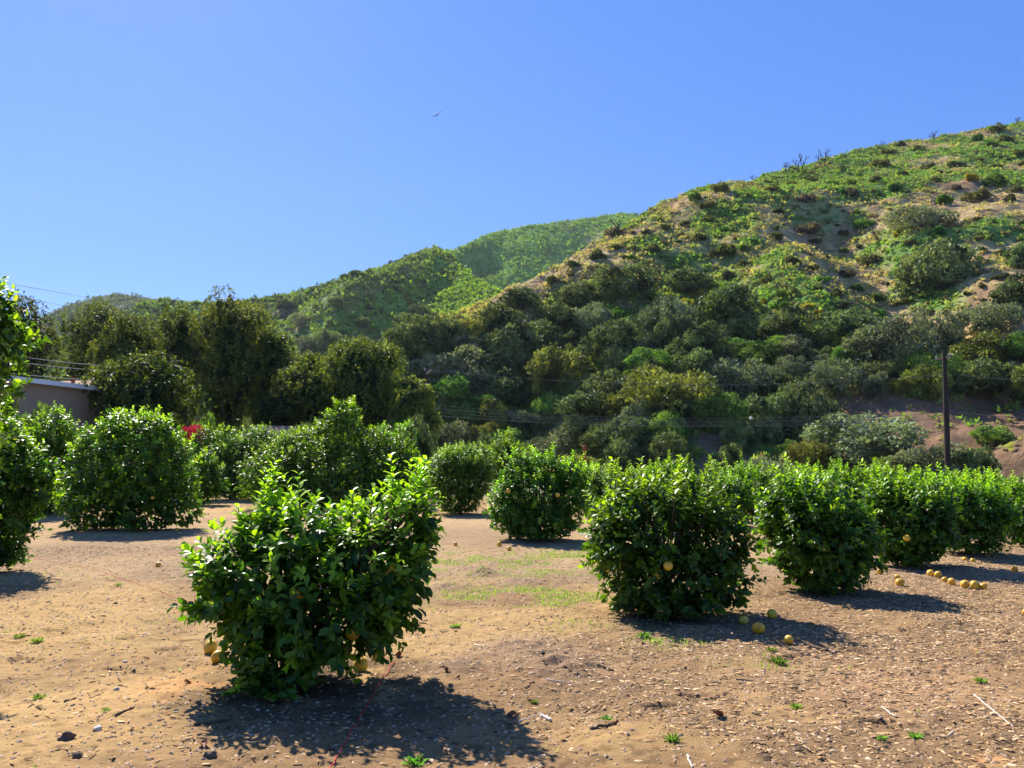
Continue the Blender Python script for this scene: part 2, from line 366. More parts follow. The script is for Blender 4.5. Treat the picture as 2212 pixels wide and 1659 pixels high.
def hill_mesh(name, H, d0f, d1f, u0, u1, nc, nr, colf, back=1.3):
    us = np.linspace(u0, u1, nc); ts = np.linspace(-.06, 1, nr); ts = np.sign(ts)*np.abs(ts)**1.15; ts = np.concatenate([ts, np.linspace(1.02, back, 20)])
    U, T = np.meshgrid(us, ts); D0 = d0f(U); D1 = np.maximum(d1f(U), D0+15)
    Y = D0+T*(D1-D0); X = U*Y; Z = H(X, Y)
    V = np.stack([X, Y, Z], -1).reshape(-1, 3)
    c = colf(X.ravel(), Y.ravel(), Z.ravel())
    i = np.arange(len(ts)-1)[:, None]*nc+np.arange(nc-1)[None]
    F = np.stack([i, i+1, i+nc+1, i+nc], -1).reshape(-1, 4)
    tag(mesh_obj(name, V, F, M['hill'], tint=c, smooth=True), kind='structure')
def green_A(x, y):
    """how much fresh growth covers the near hill (0 dry grass, 1 green)"""
    u = x/y; e = (HA(x, y)-EYE)/y
    g = .31+1.15*fbm(x/16, y/16, 4, 71)+.25*fbm(x/5, y/5, 3, 72)
    g = g + .25*sstep(.30, .38, e)*1 - .25*sstep(.20, .26, e)*(1-sstep(.33, .38, e)) + .45*(1-sstep(.10, .24, e))
    g = g + .4*(1-sstep(.30, .12, .0+u))*(e > .2)
    g = g - .35*sstep(.52, .66, u)*(1-sstep(.33, .40, e))
    return np.clip(g, 0, 1)
def bare_A(x, y):
    u = x/y; e = (HA(x, y)-EYE)/y
    b = sstep(.34, .42, u)*(1-sstep(.07, .13, e-.05*sstep(.45, .6, u)+.035*fbm(x/9, y/9, 3, 81)))
    b2 = sstep(.22, .25, u)*(1-sstep(.29, .32, u))*(1-sstep(.04, .08, e))
    gx, gy = plane_pt(1860, 665); b3 = np.exp(-(seg_dist(x, y, [plane_pt(1780,600), plane_pt(1850,650), plane_pt(1940,740)])/3.2)**2)
    return np.clip(np.maximum.reduce([b, b2, .9*b3, sstep(.36, .6, fbm(x/11, y/11, 3, 83))*.8]), 0, 1)
def colA(x, y, z):
    g = green_A(x, y)
    c = np.tile(np.array([.45, .33, .155]), (len(x), 1))
    c = mixc(c, (.46, .28, .15), sstep(.0, .5, fbm(x/6, y/6, 3, 91)))
    c = mixc(c, (.31, .33, .12), sstep(.35, .6, g)); c = mixc(c, (.15, .26, .06), sstep(.6, .85, g))
    c = mixc(c, (.235, .145, .088), bare_A(x, y))
    return c*(1+.25*fbm(x/1.3, y/1.3, 3, 93))[:, None]
hill_mesh('near_hill', HA, A_d0, A_d1, -.34, 1.15, 620, 420, colA, 1.5)
def tri_green(x, y):   # the bright grassy face of the middle ridge
    u = x/y; e = (HB(x, y)-EYE)/y
    px = 1106+1658*u*(1+.0) ; 
    lim = np.interp(px, [640, 700, 820, 940, 1000], [.17, .175, .215, .275, .3])
    return sstep(640, 760, px)*sstep(.012, -.006, e-lim+.02*fbm(x/30, y/30, 3, 95))*sstep(.145, .175, e)
def colB(x, y, z):
    c = np.tile(np.array([.17, .24, .065]), (len(x), 1))
    c = mixc(c, (.24, .22, .10), sstep(.15, .5, fbm(x/45, y/45, 4, 96)))
    c = mixc(c, (.20, .38, .06), tri_green(x, y))
    c = mixc(c, (.34, .23, .13), sstep(.42, .6, fbm(x/22+5, y/22, 4, 97)))
    return c*(1+.2*fbm(x/4, y/4, 2, 98))[:, None]
def colD(x, y, z):
    c = np.tile(np.array([.17, .33, .07]), (len(x), 1))
    c = mixc(c, (.22, .24, .09), sstep(.1, .5, fbm(x/50, y/50, 4, 99)))
    return c*(1+.2*fbm(x/6, y/6, 2, 98))[:, None]
def colE(x, y, z):
    c = np.tile(np.array([.08, .12, .05]), (len(x), 1)); return mixc(c, (.17, .17, .09), sstep(0, .5, fbm(x/50, y/50, 4, 100)))
hill_mesh('middle_ridge', HB, B_d0, B_d1, -.9, .30, 460, 260, colB)
hill_mesh('back_ridge', HD, D_d0, D_d1, -.3, .45, 330, 220, colD)
hill_mesh('distant_hill', HE, E_d0, E_d1, -.95, -.2, 240, 140, colE)

# ------------------------------------------------------------------ leaves and crowns
LEAF_V = np.array([(0,0,0),(.33,0,-.02),(.68,0,-.03),(1,0,-.14),(.28,.36,.07),(.66,.40,.05),(.28,-.36,.07),(.66,-.40,.05)])
LEAF_F = np.array([(0,1,4),(1,5,4),(1,2,5),(2,3,5),(0,6,1),(1,6,7),(1,7,2),(2,7,3)])
DIA_V = np.array([(0,0,0),(.5,.42,.08),(1,0,-.08),(.5,-.42,.08)]); DIA_F = np.array([(0,2,1),(0,3,2)])
CLU_V = np.array([(0,0,0),(.35,.55,.12),(1,.12,-.1),(.45,-.05,-.06),(.75,-.5,.1),(.2,-.45,.05)]); CLU_F = np.array([(0,3,1),(1,3,2),(0,5,3),(3,5,4)])
CHIP_V = np.array([(0,-.5,0),(0,.5,0),(1,-.4,0),(1,.45,0),(.08,0,.55),(.92,.05,.5)]); CHIP_F = np.array([(0,2,5),(0,5,4),(1,4,5),(1,5,3),(0,4,1),(2,3,5)])
LUMP_V = np.array([(1,0,.1),(.2,.9,0),(-.9,.2,.1),(-.1,-1,0),(.1,.1,.8),(.5,-.5,.5),(-.4,.5,.55)]); LUMP_F = np.array([(0,6,4),(0,1,6),(1,2,6),(6,2,4),(2,3,4),(3,5,4),(3,0,5),(0,4,5)])
BLADE_V = np.array([(0,-.5,0),(0,.5,0),(.6,-.35,.05),(.6,.35,.05),(1,0,.0)]); BLADE_F = np.array([(0,2,3),(0,3,1),(2,4,3)])
def scatter(P, D, Nn, L, W, T, F, tint, H=None):
    """one mesh of template T copied to every (point, direction, normal)"""
    n = len(P); D = norm(D); B = norm(np.cross(Nn, D)); U = np.cross(D, B)
    L = np.broadcast_to(L, (n,)); W = np.broadcast_to(W, (n,)); H = L if H is None else np.broadcast_to(H, (n,))
    V = P[:, None] + T[None, :, 0:1]*(L[:, None]*D)[:, None] + T[None, :, 1:2]*(W[:, None]*B)[:, None] + T[None, :, 2:3]*(H[:, None]*U)[:, None]
    FF = (np.arange(n)*len(T))[:, None, None]+F[None]
    tt = np.repeat(tint, len(T), axis=0)
    return V.reshape(-1, 3), FF.reshape(-1, 3), tt
def rdir(r, n):
    v = r.normal(size=(n, 3)); return norm(v)
def lobe_points(r, lobes, n, shell=(.8, 1.04)):
    """points near the outer skin of a union of ellipsoids, with outward normals"""
    lobes = np.asarray(lobes, float)
    area = (lobes[:, 3]*lobes[:, 4]+lobes[:, 4]*lobes[:, 5]+lobes[:, 3]*lobes[:, 5]); w = area/area.sum()
    k = r.choice(len(lobes), n*3, p=w); d = rdir(r, n*3); s = r.uniform(shell[0], shell[1], n*3)[:, None]
    P = lobes[k, :3]+d*lobes[k, 3:6]*s; Nn = norm(d/lobes[k, 3:6])
    q = (P[:, None]-lobes[None, :, :3])/lobes[None, :, 3:6]
    inside = (np.linalg.norm(q, axis=2) < shell[0]*.93).any(1)
    P, Nn = P[~inside], Nn[~inside]
    return P[:n], Nn[:n]
DEEP = np.array([.022, .066, .011]); MIDG = np.array([.085, .20, .015]); LIME = np.array([.22, .39, .026]); YEL = np.array([.28, .33, .05])
def citrus_crown(seed, lobes, nshoot, leaf=.10, tpl='hi', young=.25, sprouts=(), fill=.5, pale=0.0):
    r = np.random.RandomState(seed); lobes = np.asarray(lobes, float)
    P, Nn = lobe_points(r, lobes, nshoot, (.72, 1.06))
    nshoot = len(P)
    top = lobes[:, 2]+lobes[:, 5]; zt = top.max()
    up = np.zeros_like(P); up[:, 2] = 1
    D = norm(Nn*.75 + up*(.25+.75*np.clip(Nn[:, 2:3], -.3, 1)) + rdir(r, nshoot)*.45)
    Ls = r.uniform(.7, 1.5, nshoot)*leaf*1.7
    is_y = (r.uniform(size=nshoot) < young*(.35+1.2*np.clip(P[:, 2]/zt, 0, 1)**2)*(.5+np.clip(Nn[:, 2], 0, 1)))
    nl = 11
    ps, ds, ns, ls, ts = [], [], [], [], []
    ph0 = r.uniform(0, 6.28, nshoot)
    A = norm(np.cross(D, rdir(r, nshoot))); B = np.cross(D, A)
    for j in range(nl):
        s = (j+.5)/nl; ph = ph0+j*2.4+r.normal(0, .25, nshoot)
        rad = A*np.cos(ph)[:, None]+B*np.sin(ph)[:, None]
        keep = r.uniform(size=nshoot) < .88
        p = P+D*(Ls*(s-.35))[:, None]
        d = norm(rad*(1.05-.5*s)+D*(.35+.6*s)-up*(.10+.25*(1-s))+rdir(r, nshoot)*.28)
        n_ = norm(D*.8+up*.5-rad*.1+rdir(r, nshoot)*.35)
        sz = leaf*r.uniform(.7, 1.2, nshoot)*(1.05-.35*s)*np.where(is_y, .95, 1)
        v = r.uniform(size=nshoot)[:, None]
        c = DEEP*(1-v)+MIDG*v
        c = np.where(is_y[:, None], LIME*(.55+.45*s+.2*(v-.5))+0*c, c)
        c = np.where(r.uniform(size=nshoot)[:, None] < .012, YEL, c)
        c = c*(1-pale)+pale*np.array([.15, .22, .05])
        for a, b in ((ps, p), (ds, d), (ns, n_), (ls, sz), (ts, c)): a.append(b[keep])
    # inner leaves
    nf = int(nshoot*nl*fill); Pf, Nf = lobe_points(r, lobes, nf, (.45, .85)); nf = len(Pf)
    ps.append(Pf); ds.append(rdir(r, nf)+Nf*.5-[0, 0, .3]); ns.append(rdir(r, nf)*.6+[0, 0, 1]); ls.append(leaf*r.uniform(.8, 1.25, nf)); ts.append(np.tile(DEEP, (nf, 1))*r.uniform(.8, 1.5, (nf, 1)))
    # long sprouts
    for (p0, p1, bend, n) in sprouts:
        p0 = np.array(p0); p1 = np.array(p1); s = np.linspace(.15, 1, n)[:, None]
        q = p0+(p1-p0)*s; q[:, 2] -= bend*(s[:, 0]**2.2)
        t = norm(np.gradient(q, axis=0)); a = norm(np.cross(t, rdir(r, 1))); b = np.cross(t, a)
        ph = np.arange(n)*2.4
        rad = a*np.cos(ph)[:, None]+b*np.sin(ph)[:, None]
        ps.append(q); ds.append(rad+t*.7); ns.append(t+np.array([0, 0, .5])+rdir(r, n)*.3); ls.append(leaf*r.uniform(.8, 1.1, n)*(1.1-.4*s[:, 0])); ts.append(LIME*(.8+.5*s))
    P = np.concatenate(ps); D = np.concatenate(ds); Nn = np.concatenate(ns); L = np.concatenate(ls); T = np.concatenate(ts)
    k = P[:, 2] > .03; P, D, Nn, L, T = P[k], D[k], Nn[k], L[k], T[k]
    low = P[:, 2] < .12; D = norm(D); D[low, 2] = np.abs(D[low, 2])*.3
    tv, tf = (LEAF_V, LEAF_F) if tpl == 'hi' else (DIA_V, DIA_F)
    return scatter(P, D, Nn, L, L*.62, tv, tf, T)
def ground_z(x, y): return float(G(np.array([x]), np.array([y]))[0])
def limbs(mb, r, lobes, base_r, n=7, z0=0.0, sides=6):
    c = np.asarray(lobes)[:, :3].mean(0)
    mb.tube([(0, 0, -.12), (c[0]*.1, c[1]*.1, .12), (c[0]*.25, c[1]*.25, .3)], [base_r*1.25, base_r, base_r*.85], sides+2)
    for i in range(n):
        L = lobes[i % len(lobes)]; d = rdir(r, 1)[0]; d[2] = abs(d[2])*.6
        tip = np.array(L[:3])+d*np.array(L[3:6])*.75
        b = np.array([c[0]*.25, c[1]*.25, .22])
        mid = b*.5+tip*.5+rdir(r, 1)[0]*.1*L[3]+np.array([0, 0, .08])
        pts = [b, b*.75+mid*.25+rdir(r,1)[0]*.02, mid, mid*.4+tip*.6+rdir(r,1)[0]*.04, tip]
        mb.tube(pts, [base_r*.6, base_r*.5, base_r*.36, base_r*.2, base_r*.06], sides)
def fruit_mesh(seed=0, rad=.052):
    r = np.random.RandomState(seed); V = []; F = []; nu, nv = 20, 12
    for j in range(nv+1):
        th = math.pi*j/nv
        for i in range(nu):
            ph = 2*math.pi*i/nu
            rr = rad*(1+.03*math.sin(ph*2+seed)+.02*math.cos(3*ph)*math.sin(th))
            z = math.cos(th)*rad*.9
            if j == 0: z -= rad*.07
            V.append((rr*math.sin(th)*math.cos(ph), rr*math.sin(th)*math.sin(ph), z+.1*rad*(math.cos(th) > .6)*(math.cos(th)-.6)))
    for j in range(nv):
        for i in range(nu): F.append((j*nu+i, j*nu+(i+1) % nu, (j+1)*nu+(i+1) % nu, (j+1)*nu+i))
    me = bpy.data.meshes.new('fruit'); me.from_pydata(V, [], F); me.update()
    for p in me.polygons: p.use_smooth = True
    me.materials.append(M['fruit']); return me
FRUIT = [fruit_mesh(i, .054) for i in range(3)]
STEM_END = MB().tube([(0,0,-.004),(0,0,.004),(0,0,.009)], [.006,.007,.003], 6)

def auto_lobes(r, w, h, depth_ratio=.9, nl=7, spread=.5):
    """w = half width, h = height: a bushy mound reaching the ground"""
    L = [(0, 0, h*.5, w*.76, w*.76*depth_ratio, h*.40), (r.uniform(-.1, .1)*w, 0, h*.24, w*.55, w*.55*depth_ratio, h*.26)]
    for i in range(nl):
        a = 2*math.pi*(i+r.uniform(-.3, .3))/nl; q = r.uniform(.35, .62)
        L.append((math.cos(a)*w*q, math.sin(a)*w*q*depth_ratio, h*r.uniform(.40, .78), w*r.uniform(.26, .48), w*r.uniform(.3, .5)*depth_ratio, h*r.uniform(.18, .32)))
    L.append((r.uniform(-.35, .35)*w, 0, h*.76, w*.38, w*.38, h*.26))
    return L
GROUP_C = 'citrus trees of the orchard'
def citrus(seed, x0, x1, ytop, ybase, label, lobes=None, tpl='hi', dens=1.0, young=.25, fruits=(), sprouts=(), leaf=.10, pale=0.0, depth=None, tr=.05, blossom=0, nl=7, fill=.5, group=GROUP_C, auto=34):
    """x0, x1, ytop: extent in the photo; ybase: where the trunk meets the soil"""
    r = np.random.RandomState(seed)
    d = depth or ground_depth(ybase); s = d/1658.0
    xc = (x0+x1)/2; w = (x1-x0)/2*s; h = EYE-(ytop-1000)*s
    px = float(at(xc, 1000, d).x); gz = ground_z(px, d)
    root = empty('citrus_tree', (px, d, gz)); tag(root, label, 'citrus tree', group)
    if lobes is None: lb = auto_lobes(r, w*1.09, h*.93, nl=nl)
    else:
        lb = [((lx-xc)*s, dy, EYE-(ly-1000)*s-gz, rx*s, rx*s*.95 if ryd is None else ryd, rz*s) for (lx, ly, rx, rz, dy, ryd) in lobes]
    ar = sum(q[3]*q[4]+q[4]*q[5]+q[3]*q[5] for q in lb)*4.19*.42
    n = int(ar*62*dens*(.1/leaf)**2)
    sp = [((np.array(at(a[0], a[1], d+a[2]))-[px, d, gz]), (np.array(at(b[0], b[1], d+b[2]))-[px, d, gz]), bend, m) for a, b, bend, m in sprouts]
    for i in range(auto):
        q = lb[r.randint(len(lb))]
        if q[2]+q[5] < h*.72: continue
        a_ = r.uniform(0, 6.28); rr_ = r.uniform(0, .75); b0 = np.array([q[0]+math.cos(a_)*rr_*q[3], q[1]+math.sin(a_)*rr_*q[4], q[2]+q[5]*math.sqrt(1-rr_**2)*.8])
        dd = norm(np.array([math.cos(a_)*rr_*.7, math.sin(a_)*rr_*.7, 1.0])+r.normal(0, .18, 3)); ln = r.uniform(.12, .42)
        sp.append((b0, b0+dd*ln, 0.0, int(6+ln*26)))
    V, F, T = citrus_crown(seed, lb, n, leaf, tpl, young, sp, fill, pale)
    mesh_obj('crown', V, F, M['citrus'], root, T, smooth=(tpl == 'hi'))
    mb = MB(); limbs(mb, r, lb, tr, 8)
    for a, b, bend, m in sp: 
        q = [np.array(lb[0][:3])*[.3, .3, .35]]+[a+(b-a)*t-np.array([0, 0, bend*t**2.2]) for t in (0, .3, .6, .85, 1)]; mb.tube(q, [.012, .008, .006, .005, .004, .002], 4)
    mb.build('trunk', M['bark'], root, smooth=True)
    for (fx, fy, off) in fruits:
        p = at(fx, fy, d+off); o = bpy.data.objects.new('fruit', FRUIT[r.randint(3)]); C.objects.link(o); o.parent = root
        o.location = (p.x-px, p.y-d, p.z-gz); o.scale = (.92, .92, .98); o.rotation_euler = (r.uniform(-.3, .3), r.uniform(-.3, .3), r.uniform(0, 6))
    if blossom:
        P, Nn = lobe_points(r, lb, blossom, (.98, 1.08)); k = P[:, 2] > .45*h; P, Nn = P[k], Nn[k]; m = len(P)
        P = np.repeat(P, 7, 0)+r.normal(0, .012, (m*7, 3)); Dd = rdir(r, m*7)+np.repeat(Nn, 7, 0)*.6
        V, F, T = scatter(P, Dd, rdir(r, m*7), .016, .011, DIA_V, DIA_F, np.tile([.62, .52, .36], (m*7, 1))*r.uniform(.7, 1.1, (m*7, 1)))
        b = mesh_obj('blossom', V, F, M['petal'], root, T); b['kind'] = 'stuff'
    return root

# near tree: two humps with a dip between, skirt to the ground
citrus(3, 400, 950, 1040, 1462, 'nearest citrus tree, two humped and glossy with tall lime green top shoots', [
    (590,1250,140,125,0,.58),(528,1240,92,92,-.05,.42),(640,1180,110,90,.1,.42),(800,1215,120,115,.0,.50),(855,1150,75,85,.1,.32),(880,1250,55,75,0,.36),
    (700,1310,165,100,-.1,.55),(625,1385,75,80,-.25,.38),(815,1330,52,50,.05,.32),(640,1440,60,45,-.35,.22),(560,1150,50,60,.1,.25),(900,1120,40,45,.1,.2)],
    young=.55, fruits=[(843,1232,-.24),(762,1368,-.25),(642,1285,-.30)],
    sprouts=[((570,1140,0),(565,1062,0),0,10),((600,1130,.1),(622,1075,.1),0,9),((690,1150,0),(715,1085,0),0,9),((700,1130,.1),(740,1105,.1),0,7),
             ((800,1120,0),(805,1052,0),0,9),((840,1110,.0),(850,1030,.0),0,11),((870,1110,0),(905,1040,-.05),0,11),((880,1130,.1),(955,1068,.1),.02,12),((760,1130,0),(762,1060,0),0,9),((520,1150,.0),(515,1095,0),0,8),((905,1180,0),(948,1150,0),.02,8),((840,1130,-.1),(875,1065,-.2),0,10)],
    dens=1.2, leaf=.100, tr=.06, blossom=60)
citrus(5, 1248, 1625, 1035, 1318, 'round citrus bush in the middle right with one fruit showing on its face', [
    (1430,1150,135,105,0,.62),(1360,1170,95,75,-.05,.45),(1520,1170,90,90,0,.45),(1440,1240,140,85,-.05,.6),(1320,1150,55,45,0,.3),(1480,1100,90,60,.1,.42),(1400,1090,80,45,.1,.4),(1430,1285,95,45,-.2,.42),(1560,1250,50,40,0,.3),(1570,1170,45,60,0,.3)],
    young=.24, fruits=[(1443,1222,-.62),(1315,1226,-.2),(1421,1240,-.55)], sprouts=[((1300,1180,0),(1262,1225,-.1),.0,9),((1480,1060,0),(1500,1030,0),0,8),((1400,1060,0),(1392,1040,0),0,8),((1560,1080,0),(1590,1075,0),0,7),((1300,1130,0),(1265,1120,0),0,7)], leaf=.105)
citrus(6, 1620, 1890, 1020, 1268, 'dense citrus bush next right of the round middle bush', young=.3, leaf=.1, nl=8, dens=1.1)
citrus(7, 1852, 2065, 1018, 1218, 'citrus bush with a line of fallen fruit at its foot', young=.3, leaf=.1, fruits=[(1959,1162,-.75)], dens=1.05)
citrus(8, 1975, 2185, 1025, 1195, 'citrus bush in front of the tall dark utility pole', young=.28, leaf=.1, tpl='lo')
citrus(9, 2135, 2330, 1028, 1178, 'citrus bush cut off by the right edge of the photo', young=.28, leaf=.1, tpl='lo')
citrus(10, 1052, 1275, 985, 1165, 'citrus bush with pale top shoots left of the round middle bush', [
    (1160,1080,90,70,0,None),(1115,1090,60,60,-.1,None),(1215,1075,55,60,0,None),(1165,1120,80,55,-.1,None),(1120,1020,35,40,0,None),(1180,1020,45,35,.1,None),(1230,1035,30,35,0,None)],
    young=.4, leaf=.1, fruits=[(1204,1069,-.7),(1098,1060,-.6)], sprouts=[((1125,1020,0),(1112,968,0),0,12),((1150,1010,0),(1160,975,0),0,8),((1090,1010,0),(1078,985,0),0,8)])
citrus(11, 912, 1080, 950, 1108, 'pale green citrus bush with a low skirt right of the big peaked tree', young=.3, leaf=.1, tpl='lo', pale=.18, fruits=[(1020,1083,-1.1)], nl=8)
citrus(12, 515, 890, 880, 1098, 'tall peaked citrus tree behind the nearest bush', [
    (720,1020,150,80,0,2.0),(600,1030,85,65,0,1.3),(685,975,85,55,0,1.2),(728,938,55,50,0,.8),(742,903,30,34,0,.5),(820,1000,75,65,.5,1.1),(740,1060,160,55,-.3,1.8),(640,985,55,50,0,.9),(860,1010,35,60,.4,.7),(795,968,45,42,.3,.8)],
    young=.3, leaf=.155, tpl='lo', dens=.80, tr=.09, sprouts=[((735,900,0),(730,868,0),0,12),((720,910,0),(692,890,0),0,9),((760,910,0),(780,885,0),0,9),((800,960,0),(832,925,0),0,10)])
citrus(13, 405, 600, 915, 1078, 'citrus tree below the red flowering shrub', young=.3, leaf=.15, tpl='lo', dens=.8, tr=.09)
citrus(30, 560, 700, 925, 1075, 'leafy citrus tree half hidden behind the left side of the peaked tree', young=.35, leaf=.15, tpl='lo', dens=.8, tr=.08)
citrus(31, 800, 900, 915, 1080, 'thin citrus tree behind the right shoulder of the peaked tree', young=.3, leaf=.15, tpl='lo', dens=.8, tr=.08)
citrus(14, 142, 438, 888, 1142, 'wide citrus tree with an open skirt and fruit lying under it', [
    (280,1000,120,80,0,1.2),(210,1010,65,60,-.1,.8),(350,1010,70,70,0,.8),(290,940,85,50,.1,.9),(200,1080,50,45,-.2,.6),(380,1070,50,50,-.1,.6),(300,1060,75,50,.0,.9),(270,1100,45,42,.2,.6),(220,1115,45,32,-.3,.6),(330,1110,50,36,-.2,.7),(395,1105,38,34,0,.5),(175,1070,35,40,0,.5),(330,945,50,40,0,.6),(225,950,50,40,0,.6)],
    young=.36, leaf=.13, tpl='hi', dens=.85, fruits=[(186,1102,-.6),(330,1075,-.6),(150,1095,.1)], tr=.08, fill=.4)
citrus(15, 10, 190, 868, 1110, 'dark citrus tree between the wide tree and the left edge tree', young=.25, leaf=.14, tpl='lo', dens=.85, tr=.09,
       sprouts=[((120,960,0),(172,898,0),.15,26),((130,970,0),(195,915,0),.2,26),((140,980,0),(210,930,0),.25,22),((110,950,0),(150,890,0),.05,20),((150,975,0),(225,905,.5),.0,18)])
citrus(16, -190, 112, 880, 1235, 'citrus tree cut off by the left edge of the photo', [
    (-40,1050,110,110,0,.8),(30,1000,60,60,0,.5),(10,1150,60,60,0,.5),(-20,930,60,50,0,.5),(70,1060,45,35,0,.35),(-100,1000,100,100,0,.7),(20,1100,60,60,0,.5),(-20,1195,55,35,0,.4),(90,1020,30,22,0,.3)],
    young=.42, leaf=.105, sprouts=[((70,1060,0),(118,1085,0),.0,10),((60,1010,0),(115,1030,0),0,9),((20,1200,0),(62,1215,0),.0,8)])
# second row behind
citrus(17, 1330, 1530, 992, 1128, 'citrus bush showing over the top of the round middle bush', young=.28, leaf=.1, tpl='lo', dens=.8)
citrus(18, 1545, 1700, 998, 1125, 'citrus bush with arching lime sprouts behind the gap in the front row', young=.5, leaf=.1, tpl='lo', dens=.8,
       sprouts=[((1580,1030,0),(1562,978,0),0,22),((1600,1030,0),(1600,975,0),.0,22),((1620,1030,0),(1645,990,0),.1,22),((1640,1030,0),(1680,995,0),.15,22),((1600,1030,0),(1625,985,0),.05,20),((1570,1030,0),(1545,995,0),.05,18)])
citrus(19, 1720, 1860, 1004, 1112, 'citrus bush peeping between the two bushes on the right of the middle bush', young=.35, leaf=.1, tpl='lo', dens=.8)
citrus(20, 1870, 2010, 1008, 1108, 'citrus bush whose top shows behind the fruit littered bush', young=.35, leaf=.1, tpl='lo', dens=.8)
citrus(21, 2030, 2170, 1012, 1104, 'citrus bush just behind the one by the utility pole', young=.3, leaf=.1, tpl='lo', dens=.8)
citrus(22, 1262, 1345, 1010, 1128, 'dull grey green citrus bush between the pale topped and the round bush', young=.05, leaf=.09, tpl='lo', dens=.8, pale=.2)
citrus(23, 1048, 1140, 925, 1080, 'upright bright green citrus tree behind the pale topped bush', young=.2, leaf=.1, tpl='lo', dens=.6)
for i, (xa, xb, yt, dd, lab) in enumerate([(1290,1420,1012,19,'back row citrus bush left of the one topping the round bush'),(1480,1620,1008,20,'back row citrus bush behind the right shoulder of the round bush'),(1640,1790,1006,18.5,'back row citrus bush behind the dense bush'),
    (1790,1930,1010,19.5,'back row citrus bush between the dense and the fruit littered bush'),(1930,2080,1012,20,'back row citrus bush left of the utility pole foot'),(2080,2230,1016,19,'back row citrus bush right of the utility pole foot'),(1400,1500,1002,23,'small back row citrus bush over the top of the round bush'),
    (2180,2340,1020,17,'back row citrus bush at the right edge'),(1230,1300,1010,24,'dull small citrus bush behind the pale topped bush'),(640,800,960,38,'citrus tree far behind the peaked tree'),(470,600,945,40,'citrus tree in front of the small hut'),(395,490,968,30,'citrus tree just right of the wide tree'),(-10,80,905,20,'dark citrus bush behind the left edge tree'),(330,410,950,36,'citrus tree behind the right side of the wide tree'),(860,960,985,30,'low citrus bush between the peaked and the pale bushes')]):
    citrus(60+i, xa, xb, yt, 1100, lab, young=.35, leaf=.11 if dd < 24 else .15, tpl='lo', dens=.7, depth=dd, auto=14)
# overhanging tree on the left edge
citrus(24, -420, 60, 600, 1250, 'tall citrus tree outside the left edge with one leafy branch reaching in', [
    (-48,690,42,60,0,.35),(-38,655,30,38,0,.3),(-70,720,80,90,0,.6),(-160,800,120,120,0,.9),(-200,950,140,140,0,1.0),(-160,1080,100,100,0,.8)],
    young=.5, leaf=.1, sprouts=[((-15,650,0),(8,612,0),0,8),((-5,690,0),(28,690,0),0,7),((-10,740,0),(22,752,0),0,6)], depth=7.2, auto=0)

# ------------------------------------------------------------------ fallen fruit
FALL = [(470,1402,'largest fallen fruit by the left foot of the nearest bush',1.12),(486,1425,'yellow fallen fruit half under the left skirt of the nearest bush',1.0),(788,1435,'big yellow fruit in the shade under the nearest bush',1.15),(826,1409,'orange fruit behind the right foot of the nearest bush',.9),
 (352,1220,'lone fallen fruit on bare soil left of the nearest bush',.85),(985,1171,'lone fallen fruit on the grey strip left of the pale topped bush',.8),(1079,1173,'larger of the two fruits at the foot of the pale topped bush',1),(1100,1181,'smaller fruit in the shade of the pale topped bush',.85),
 (1657,1324,'orange fallen fruit on sunlit soil right of the round bush',1),(1627,1363,'yellow fallen fruit lying in the shadow of the round bush',1.12),(1596,1336,'dull fruit lying deep in the shadow of the round bush',.9),(1690,1386,'brown rotting fruit at the far edge of the round bush shadow',.8),
 (1890,1226,'first fallen fruit beside the dense bush',.95),(1931,1251,'fallen fruit nearest the camera by the dense bush',1.1),(1926,1238,'half fruit behind the one nearest the dense bush',.7),(1997,1233,'left fruit of the pair in bush shade, start of the fruit line',1),(2013,1236,'right fruit of the pair in bush shade',.95),(2027,1243,'shaded fruit between the pair and the sunlit fruits',.8),
 (2041,1250,'first sunlit fruit in the line of fallen fruits',1),(2069,1257,'roundest fruit in the middle of the sunlit line',1.1),(2090,1259,'orange tinted fruit in the line of fallen fruits',1.1),(2108,1260,'last fruit at the right end of the line',.95),
 (2177,1224,'fallen fruit in the narrow shadow at the far right',.9),(2197,1318,'fallen fruit among dry peel at the right edge',.85),(2072,1203,'left fruit of two under the bush by the utility pole',.8),(2089,1205,'right fruit of two under the bush by the utility pole',.8),
 (259,1132,'yellow fruit in the shade near the trunk of the wide tree',.95),(314,1125,'fruit further back under the wide tree',.8),(388,1140,'fruit under the right skirt of the wide tree',.85),(436,1122,'fruit in the shade right of the wide tree',.7)]
for i, (x, y, lab, sc) in enumerate(FALL):
    s_ = .054*sc*.93
    d = ground_depth(y+ .9*s_*1658/ground_depth(y)*.0 + 6)
    p = at(x, 1000, d); o = bpy.data.objects.new('fallen_fruit', FRUIT[i % 3]); C.objects.link(o)
    o.location = (p.x, d, ground_z(p.x, d)+s_*.82); o.scale = (sc, sc, sc*.95); o.rotation_euler = (rs.uniform(-1.3, 1.3), rs.uniform(-1.3, 1.3), rs.uniform(0, 6))
    tag(o, lab, 'fruit', 'fallen citrus fruit')
    b = MB(); b.v = [(q[0], q[1], q[2]+.047) for q in STEM_END.v]; b.f = list(STEM_END.f); b.build('stem_end', M['twig'], o)

